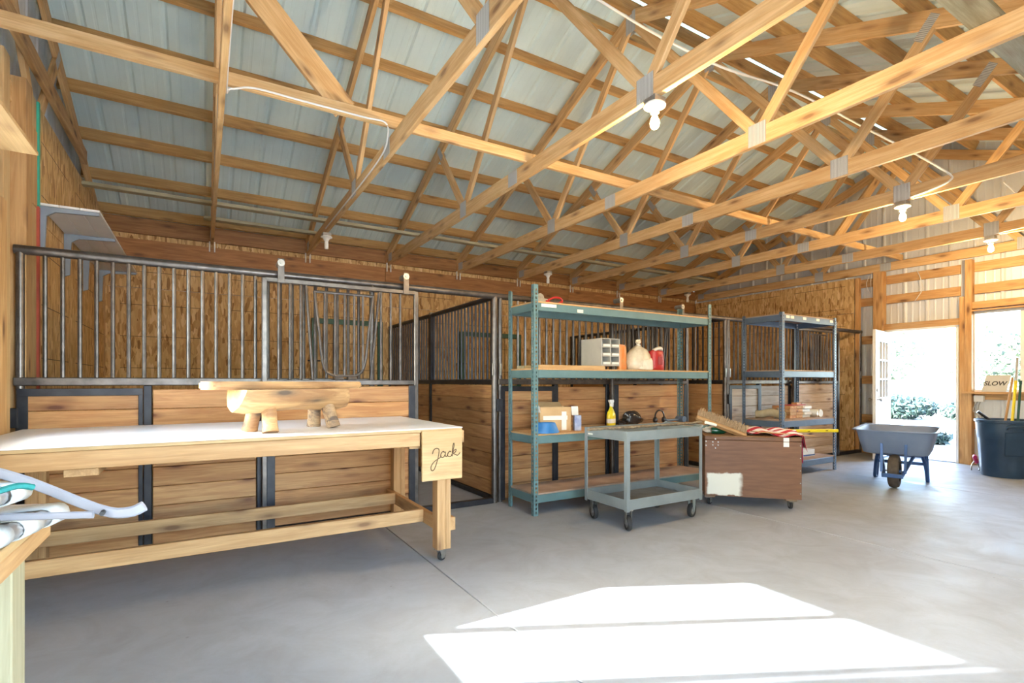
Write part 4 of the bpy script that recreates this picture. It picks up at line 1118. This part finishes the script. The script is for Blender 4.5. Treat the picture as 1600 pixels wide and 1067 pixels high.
def ffn(u, v):
    x = .30 + u * .70; y = .02 + v * .50 + .05 * math.sin(u * 7); z = tz1 + .022 + .016 * math.sin(u * 19 + v * 4) + .013 * math.sin(v * 15 + u * 6) + .03 * math.exp(-((v - .5) / .3) ** 2)
    if x > tL:
        e = x - tL; x = tL + .02 + .35 * e; z -= e * 1.3
    return (x, y, z)
cloth('folded_flag', 'red and white striped flag with blue corner heaped on the trunk', 40, 30, ffn, FLAG)
def rfn(u, v):
    e = u * .30; return (tL + .02 + .02 * math.sin(v * 5) + .01 * u, .06 + v * .26 + .06 * u * (.5 - v), tz1 - .02 - e * .8)
cloth('red_cloth', 'crimson cloth hanging over the right end of the trunk', 14, 10, rfn, pm('crimson_cloth', (.52, .02, .10), (.42, .015, .07), 14, .8, 0, .1))
br = thing('push_broom', 'wide push broom head with brown bristles upward resting on the trunk', 'broom', TK @ Vector((.15, .06, tz1)), R(-45.4))
BRM = TK @ T(.155, .045, tz1 + .085) @ RY(R(21)) @ RX(R(-32))
obj('broom_block', box_mesh(.50, .07, .034, BENCHW, .01), br, BRM)
bmb = bmesh.new(); rb = random.Random(11)
for i in range(46):
    for j in range(6):
        x = -.235 + .47 * i / 45 + rb.uniform(-.004, .004); yv = -.027 + .054 * j / 5 + rb.uniform(-.003, .003)
        l = .085 + rb.uniform(-.008, .008); dx, dy = rb.uniform(-.012, .012), rb.uniform(-.012, .012) + (j - 2.5) * .004
        s = .0038
        b4 = [bmb.verts.new((x + a * s, yv + b * s, .015)) for a, b in ((-1, -1), (1, -1), (1, 1), (-1, 1))]
        t4 = [bmb.verts.new((x + dx + a * s * .7, yv + dy + b * s * .7, .015 + l)) for a, b in ((-1, -1), (1, -1), (1, 1), (-1, 1))]
        for k in range(4): bmb.faces.new((b4[k], b4[(k + 1) % 4], t4[(k + 1) % 4], t4[k]))
        bmb.faces.new(t4)
ob = obj('bristles', finish(bmb, 'bristles', bristle('broom_bristle')), br, BRM); ob['kind'] = 'stuff'
rod('handle_socket', BRM @ Vector((-.05, -.02, -.015)), BRM @ Vector((-.16, -.06, -.05)), .016, PORC, br, n=10)
lv = thing('spirit_level', 'yellow spirit level sticking out past the trunk towards the blue-grey shelving', 'level', (5.4, 3.15, .70), R(-20))
beam('level_body', (5.00, 3.10, .735), (5.72, 2.88, .72), .022, .032, YEL, lv, bev=.004)
for q in (.25, .5, .8):
    p_ = Vector((5.00, 3.10, .722)).lerp(Vector((5.72, 2.88, .725)), q); obj('level_vial', box_mesh(.035, .024, .010, BLKP), lv, T(*p_) @ RZ(R(-17)))
tag(beam('lath_strip', TK @ Vector((.42, .01, tz1 + .05)), TK @ Vector((.99, .03, tz1 + .015)), .025, .008, BENCHW), 'thin wooden lath lying over the flag on the trunk', 'stick')
gb = thing('green_bottle', 'dark green bottle lying among cloths behind the broom', 'bottle', TK @ Vector((.14, .2, tz1)))
obj('bottle_body', lathe_mesh([(0, 0), (.03, 0), (.033, .01), (.033, .12), (.014, .15), (.014, .18), (0, .18)], pm('green_glass', (.01, .10, .05), (.01, .07, .04), 8, .15), 16), gb, TK @ T(.08, .17, tz1 + .034) @ RY(R(90)))
wc = thing('white_rag', 'white and blue rags bunched at the back left of the trunk', 'cloth', TK @ Vector((.06, .3, tz1)))
obj('rag_fold', blob_mesh(.10, .12, .035, PAINTW, 12, .3), wc, TK @ T(.10, .38, tz1 + .022)); obj('rag_fold', blob_mesh(.07, .10, .03, pm('blue_rag', (.08, .12, .35), (.5, .55, .65), 10, .8), 14, .3), wc, TK @ T(.16, .30, tz1 + .02))

# ------------------------------------------------------------------ things on the blue-grey shelving
zb = .7405
bl = [(0, 0), (0, 1), (1, 0), (1, 1), (2, 0), (2, 1), (3, 0), (3, 1)]
for r, c in bl:
    o = block('lumber_block', 6.77 + c * .155 + (r % 2) * .012, 6.77 + c * .155 + .148 + (r % 2) * .012, 4.02, 4.28, zb + r * .042, zb + r * .042 + .039, BENCHW if (r + c) % 3 else BOARD, axis='y')
    tag(o, ('left' if c == 0 else 'right') + ' cut lumber block, ' + ['bottom', 'second', 'third', 'top'][r] + ' layer of the stack on the blue-grey shelf', 'block', 'lumber blocks stacked on the shelf')
for r in range(4):
    tag(block('paper_pack', 7.09 + .01 * (r % 2), 7.27 + .01 * (r % 2), 4.03 - .02 * (r % 2), 4.26, zb + r * .041, zb + r * .041 + .036, PAINTW), ['bottom', 'second', 'third', 'top'][r] + ' white packet in the pile right of the lumber blocks', 'packet', 'white packets on the shelf')
o = thing('red_board', 'thin red board with a small wood offcut on top of the lumber blocks', 'board', (7.0, 4.14, zb + .168)); block('board_sheet', 6.84, 7.22, 4.06, 4.22, zb + .169, zb + .178, RED, o); block('offcut', 7.04, 7.17, 4.08, 4.16, zb + .178, zb + .205, BOARD, o)
o = thing('paper_roll', 'white roll with loose end at the right of the blue-grey shelf', 'roll', (7.45, 4.05, zb)); rod('roll_body', (7.40, 3.95, zb + .055), (7.40, 4.15, zb + .055), .054, PAINTW, o, n=18); tube('loose_end', [(7.40, 3.96, zb + .11), (7.34, 3.96, zb + .09), (7.33, 3.96, zb + .03), (7.32, 3.96, zb + .006)], .006, ALU, o, 6, False, 4)
CAPM = pm('beige_cloth', (.42, .37, .26), (.34, .30, .20), 20, .85, 0, .15)
o = thing('pipe_elbow', 'beige curved duct elbow at the left of the blue-grey shelf', 'duct', (6.47, 4.2, zb)); tube('elbow_body', [(6.44, 4.30, zb + .05), (6.48, 4.22, zb + .06), (6.52, 4.14, zb + .085), (6.56, 4.05, zb + .06), (6.57, 4.0, zb + .045)], .052, CAPM, o, 12, False, 4, 1, None); lathe('elbow_collar', [(.042, 0), (.055, 0), (.055, .03), (.042, .03)], CAPM, o, T(6.57, 3.985, zb + .055) @ RX(R(-90)), 16)
o = thing('metal_vise', 'small grey metal fitting between duct elbow and front post', 'fitting', (6.60, 4.0, zb)); lathe('fitting_base', [(0, 0), (.05, 0), (.05, .012), (.03, .02), (.028, .05), (.045, .06), (.045, .075), (0, .075)], ZINC, o, T(6.66, 4.12, zb), 16); rod('fitting_stem', (6.66, 4.12, zb + .07), (6.69, 4.14, zb + .14), .014, ZINC, o, n=8)
o = thing('flat_carton', 'white carton with blue stripe on the bottom deck of the blue-grey shelving', 'box', (7.2, 4.1, .205)); block('carton_body', 7.02, 7.30, 3.98, 4.22, .206, .30, PAINTW, o); block('carton_stripe', 7.02, 7.301, 3.978, 3.98, .215, .235, pm('blue_stripe', (.05, .12, .35), None, 8), o, 0)

# ------------------------------------------------------------------ wheelbarrow
wbr = thing('wheelbarrow', 'blue-grey wheelbarrow with its wheel towards the camera', 'wheelbarrow', (6.92, 2.86, 0), R(-163))
WB = WM[wbr.name]
TRAY = pm('tray_poly', (.19, .25, .37), (.14, .19, .31), 3, .45, 0, .05)
BLUF = pm('blue_painted_tube', (.05, .13, .33), (.04, .10, .27), 8, .4, .2)
def ring(cx, hx_, hy_, z, r, n=5):
    out = []
    for sx_, sy_, a0 in ((1, 1, 0), (-1, 1, 90), (-1, -1, 180), (1, -1, 270)):
        for q in range(n):
            a = R(a0 + 90 * q / (n - 1)); out.append((cx + sx_ * (hx_ - r) + r * math.cos(a), sy_ * (hy_ - r) + r * math.sin(a), z))
    return out
secs = [(-.42, .38, .27, .375, .10), (-.40, .44, .315, .395, .10), (-.40, .50, .35, .55, .11), (-.40, .55, .375, .668, .12), (-.40, .585, .41, .672, .13), (-.40, .585, .41, .662, .13), (-.40, .54, .37, .655, .12), (-.40, .49, .345, .55, .11), (-.40, .43, .308, .41, .10), (-.42, .38, .27, .39, .10)]
bm = bmesh.new(); rr = [[bm.verts.new(v) for v in ring(*s)] for s in [(a, b, c, d, e) for a, b, c, d, e in secs]]
for A, B in zip(rr, rr[1:]):
    for k in range(len(A)): bm.faces.new((A[k], A[(k + 1) % len(A)], B[(k + 1) % len(B)], B[k]))
bm.faces.new(rr[0]); bm.faces.new(rr[-1])
obj('tray', finish(bm, 'tray', TRAY, True), wbr, WB)
lathe('tyre', [(.115, -.05), (.15, -.056), (.18, -.045), (.19, -.02), (.192, 0), (.19, .02), (.18, .045), (.15, .056), (.115, .05)], pm('dusty_tyre', (.12, .10, .08), (.07, .06, .05), 20, .8), wbr, WB @ T(0, 0, .192) @ RX(R(90)), 28)
lathe('wheel_hub', [(0, -.06), (.02, -.06), (.022, -.035), (.116, -.03), (.116, .03), (.022, .035), (.02, .06), (0, .06)], BLUF, wbr, WB @ T(0, 0, .192) @ RX(R(90)), 20)
rod('axle', WB @ Vector((0, -.10, .192)), WB @ Vector((0, .10, .192)), .011, ZINC, wbr, n=8)
for s in (-1, 1):
    tube('handle_rail', [(.20, s * .085, .165), (.0, s * .105, .215), (-.35, s * .17, .37), (-.8, s * .24, .44), (-1.35, s * .29, .60)], .019, BLUF, wbr, 8, False, 3, 1, WB)
    tube('leg_frame', [(-.50, s * .21, .385), (-.60, s * .25, .20), (-.64, s * .265, .035), (-.70, s * .265, .012), (-.76, s * .26, .035), (-.85, s * .24, .43)], .02, BLUF, wbr, 8, False, 4, 1, WB)
    beam('front_brace', WB @ Vector((.12, s * .11, .19)), WB @ Vector((.075, s * .115, .60)), .028, .006, BLUF, wbr)
    rod('grip', WB @ Vector((-1.25, s * .283, .571)), WB @ Vector((-1.42, s * .296, .62)), .023, RUBBER, wbr, n=10)
beam('nose_bar', WB @ Vector((.205, -.10, .165)), WB @ Vector((.205, .10, .165)), .02, .045, BLUF, wbr)
beam('leg_brace', WB @ Vector((-.66, -.25, .22)), WB @ Vector((-.66, .25, .22)), .02, .04, BLUF, wbr); beam('leg_brace', WB @ Vector((-.56, -.21, .33)), WB @ Vector((-.56, .21, .33)), .02, .05, BLUF, wbr)

# ------------------------------------------------------------------ bin with poles, sign, small wall fittings
BINB = pm('dark_blue_poly', (.016, .045, .095), (.025, .06, .12), 10, .38, 0, .06)
bnx, bny = 9.03, 2.47
bn = thing('rubbish_bin', 'large dark blue plastic rubbish bin under the window', 'bin', (bnx, bny, 0), R(200))
BN = WM[bn.name]
def flute(a, z):
    return 1 - (.03 if (math.sin(a * 8) > .2 and .12 < z < .50) else 0)
lathe('bin_body', [(0, .012), (.222, .012), (.236, 0), (.240, .03), (.25, .11), (.253, .125), (.276, .49), (.279, .505), (.286, .60), (.292, .70), (.305, .705), (.307, .735), (.298, .742), (.288, .735), (.276, .60), (.238, .05), (0, .04)], BINB, bn, BN, 64, flute)
for a in (R(15), R(195)):
    hM = BN @ RZ(a)
    tube('bin_handle', [(.285, -.085, .63), (.315, -.075, .66), (.325, 0, .665), (.315, .075, .66), (.285, .085, .63)], .014, BINB, bn, 8, False, 4, 1, hM)
    obj('handle_pocket', box_mesh(.02, .20, .30, BINB, .006), bn, hM @ T(.268, 0, .44) @ RY(R(4)))
G3 = 'poles standing in the bin'
o = thing('tool_pole', 'bare wooden pole leaning in the bin, behind the sign', 'pole', (9.1, 2.56, .05), 0, G3); rod('pole_shaft', (9.02, 2.55, .05), (9.32, 2.475, 1.27), .014, BENCHW, o, n=10); rod('pole_end', (9.32, 2.475, 1.27), (9.324, 2.474, 1.29), .012, BENCHW, o, n=10)
o = thing('tool_pole', 'yellow fibreglass pole with grey grip, tallest in the bin', 'pole', (9.1, 2.5, .05), 0, G3); rod('pole_shaft', (9.12, 2.47, .05), (9.32, 2.44, 1.25), .017, YEL, o, n=10); rod('pole_grip', (9.32, 2.44, 1.25), (9.36, 2.435, 1.56), .015, ZINC, o, n=10)
o = thing('tool_pole', 'dark green pole at the right of the yellow one in the bin', 'pole', (9.1, 2.42, .05), 0, G3); rod('pole_shaft', (9.10, 2.40, .05), (9.28, 2.385, 1.2), .014, GREEN, o, n=10); rod('pole_grip', (9.28, 2.385, 1.2), (9.286, 2.3845, 1.25), .016, GREEN, o, n=10)
o = thing('tool_pole', 'black stick poking out low at the left rim of the bin', 'pole', (8.95, 2.62, .3), 0, G3); rod('pole_shaft', (9.08, 2.50, .60), (8.95, 2.72, .83), .017, BLKP, o, n=10); rod('pole_end', (8.95, 2.72, .83), (8.947, 2.725, .835), .02, BLKP, o, n=10)
sg = thing('slow_sign', 'pale grey board reading SLOW leaning on the window sill', 'sign', (9.80, 2.79, 1.09))
SGN = T(9.785, 2.79, 1.092) @ RZ(R(-90)) @ RX(R(-14))      # local X runs to the right as seen, Z up
poly_prism('sign_board', [(-.145, 0), (.125, .0), (.165, .245), (-.105, .245)], .006, pm('sign_grey', (.56, .57, .56), (.50, .51, .50), 7, .5), sg, SGN)
text_obj('lettering', 'SLOW', .088, pm('sign_ink', (.05, .05, .055), None, 9, .6), sg, SGN @ T(-.004, -.0045, .118) @ RX(R(90)), .18, .0008, .0022)
ou = thing('outlet_box', 'grey outlet box with hanging wires below the window sill', 'electrical box', (9.86, 2.98, .96))
block('box_body', XR - .125, XR - .052, 2.93, 3.03, .945, 1.03, PAINTW, ou); block('box_cover', XR - .13, XR - .125, 2.925, 3.035, .94, 1.035, PAINTW, ou)
for dy in (0, .03): tube('box_wire', [(XR - .09, 2.97 + dy, .945), (XR - .11, 2.99 + dy * 2, .82), (XR - .09, 2.95 + dy, .70), (XR - .07, 2.98, .60)], .004, ZINC, ou, 6, False, 4)
pk = thing('pink_sprayer', 'pink plastic hose nozzle on the floor beside the bin', 'nozzle', (9.25, 2.83, 0))
tube('nozzle_body', [(9.28, 2.83, .10), (9.26, 2.85, .17), (9.22, 2.84, .20), (9.18, 2.82, .19)], .024, pm('pink_plastic', (.70, .05, .16), (.60, .04, .13), 9, .4), pk, 10, False, 4); tube('nozzle_lever', [(9.26, 2.85, .13), (9.22, 2.87, .07), (9.2, 2.87, .0)], .009, ZINC, pk, 6, False, 4); tube('nozzle_stem', [(9.28, 2.83, .11), (9.29, 2.81, .05), (9.26, 2.80, .008)], .012, ZINC, pk, 6, False, 4)

# ------------------------------------------------------------------ outside
def leaf_cloud(n, rx, ry, rz, size, mat, seed):
    rnd = random.Random(seed); vs_, fs = [], []
    for i in range(n):
        while True:
            p_ = Vector((rnd.uniform(-1, 1), rnd.uniform(-1, 1), rnd.uniform(-1, 1)))
            if .25 < p_.length < 1: break
        c = Vector((p_.x * rx, p_.y * ry, p_.z * rz + rz))
        a = Vector((rnd.gauss(0, 1), rnd.gauss(0, 1), rnd.gauss(0, 1))).normalized(); b = a.orthogonal().normalized()
        s = size * rnd.uniform(.6, 1.3); k = len(vs_)
        vs_ += [c - a * s, c + b * s * .45, c + a * s, c - b * s * .45]; fs.append((k, k + 1, k + 2, k + 3))
    me = bpy.data.meshes.new('leaves'); me.from_pydata([tuple(v) for v in vs_], [], fs); me.materials.append(mat)
    return me
LEAF = pm('leaf_green', (.010, .028, .026), (.025, .05, .035), 6, .6, 0, 0)
LEAFP = pm('leaf_pale', (.06, .09, .06), (.12, .15, .09), 6, .6, 0, 0)
def shrub(x, y, rx, ry, rz, n, lab, mat, seed, name='shrub', cat='shrub', group='shrubs outside the door', trunk=0.):
    o = thing(name, lab, cat, (x, y, -.15), 0, group)
    f = obj('foliage', leaf_cloud(n, rx, ry, rz, .10 if trunk == 0 else .22, mat, seed), o, T(x, y, -.15 + trunk)); f['kind'] = 'stuff'
    tube('stem', [(x, y, -.16), (x + .05, y, trunk * .5), (x, y + .05, trunk + rz)], .02 + trunk * .06, BARK, o, 6, False, 3)
shrub(22.5, 9.2, 1.3, 1.3, .46, 2600, 'low dark shrub farthest left in the doorway view', LEAF, 1)
shrub(22.2, 6.7, 1.0, 1.1, .42, 2200, 'low shrub in the middle of the doorway view', LEAF, 2)
shrub(23.0, 4.6, 1.0, 1.0, .36, 1500, 'low sparse shrub towards the right of the doorway view', LEAF, 3)
shrub(14.0, 5.15, .35, .45, .15, 700, 'small low plant nearest the doorway', LEAF, 4)
shrub(36, 16.5, 3.0, 3.0, 2.2, 1500, 'pale tree seen through the left of the doorway', LEAFP, 5, 'tree', 'tree', 'trees outside the door', 1.0)
shrub(36, 9.5, 2.6, 3.2, 1.9, 1400, 'pale tree seen in the middle of the doorway', LEAFP, 6, 'tree', 'tree', 'trees outside the door', .8)
shrub(30, 7.6, 1.6, 1.8, 1.4, 900, 'pale tree seen through the window beside the sign', LEAFP, 7, 'tree', 'tree', 'trees outside the door', .8)
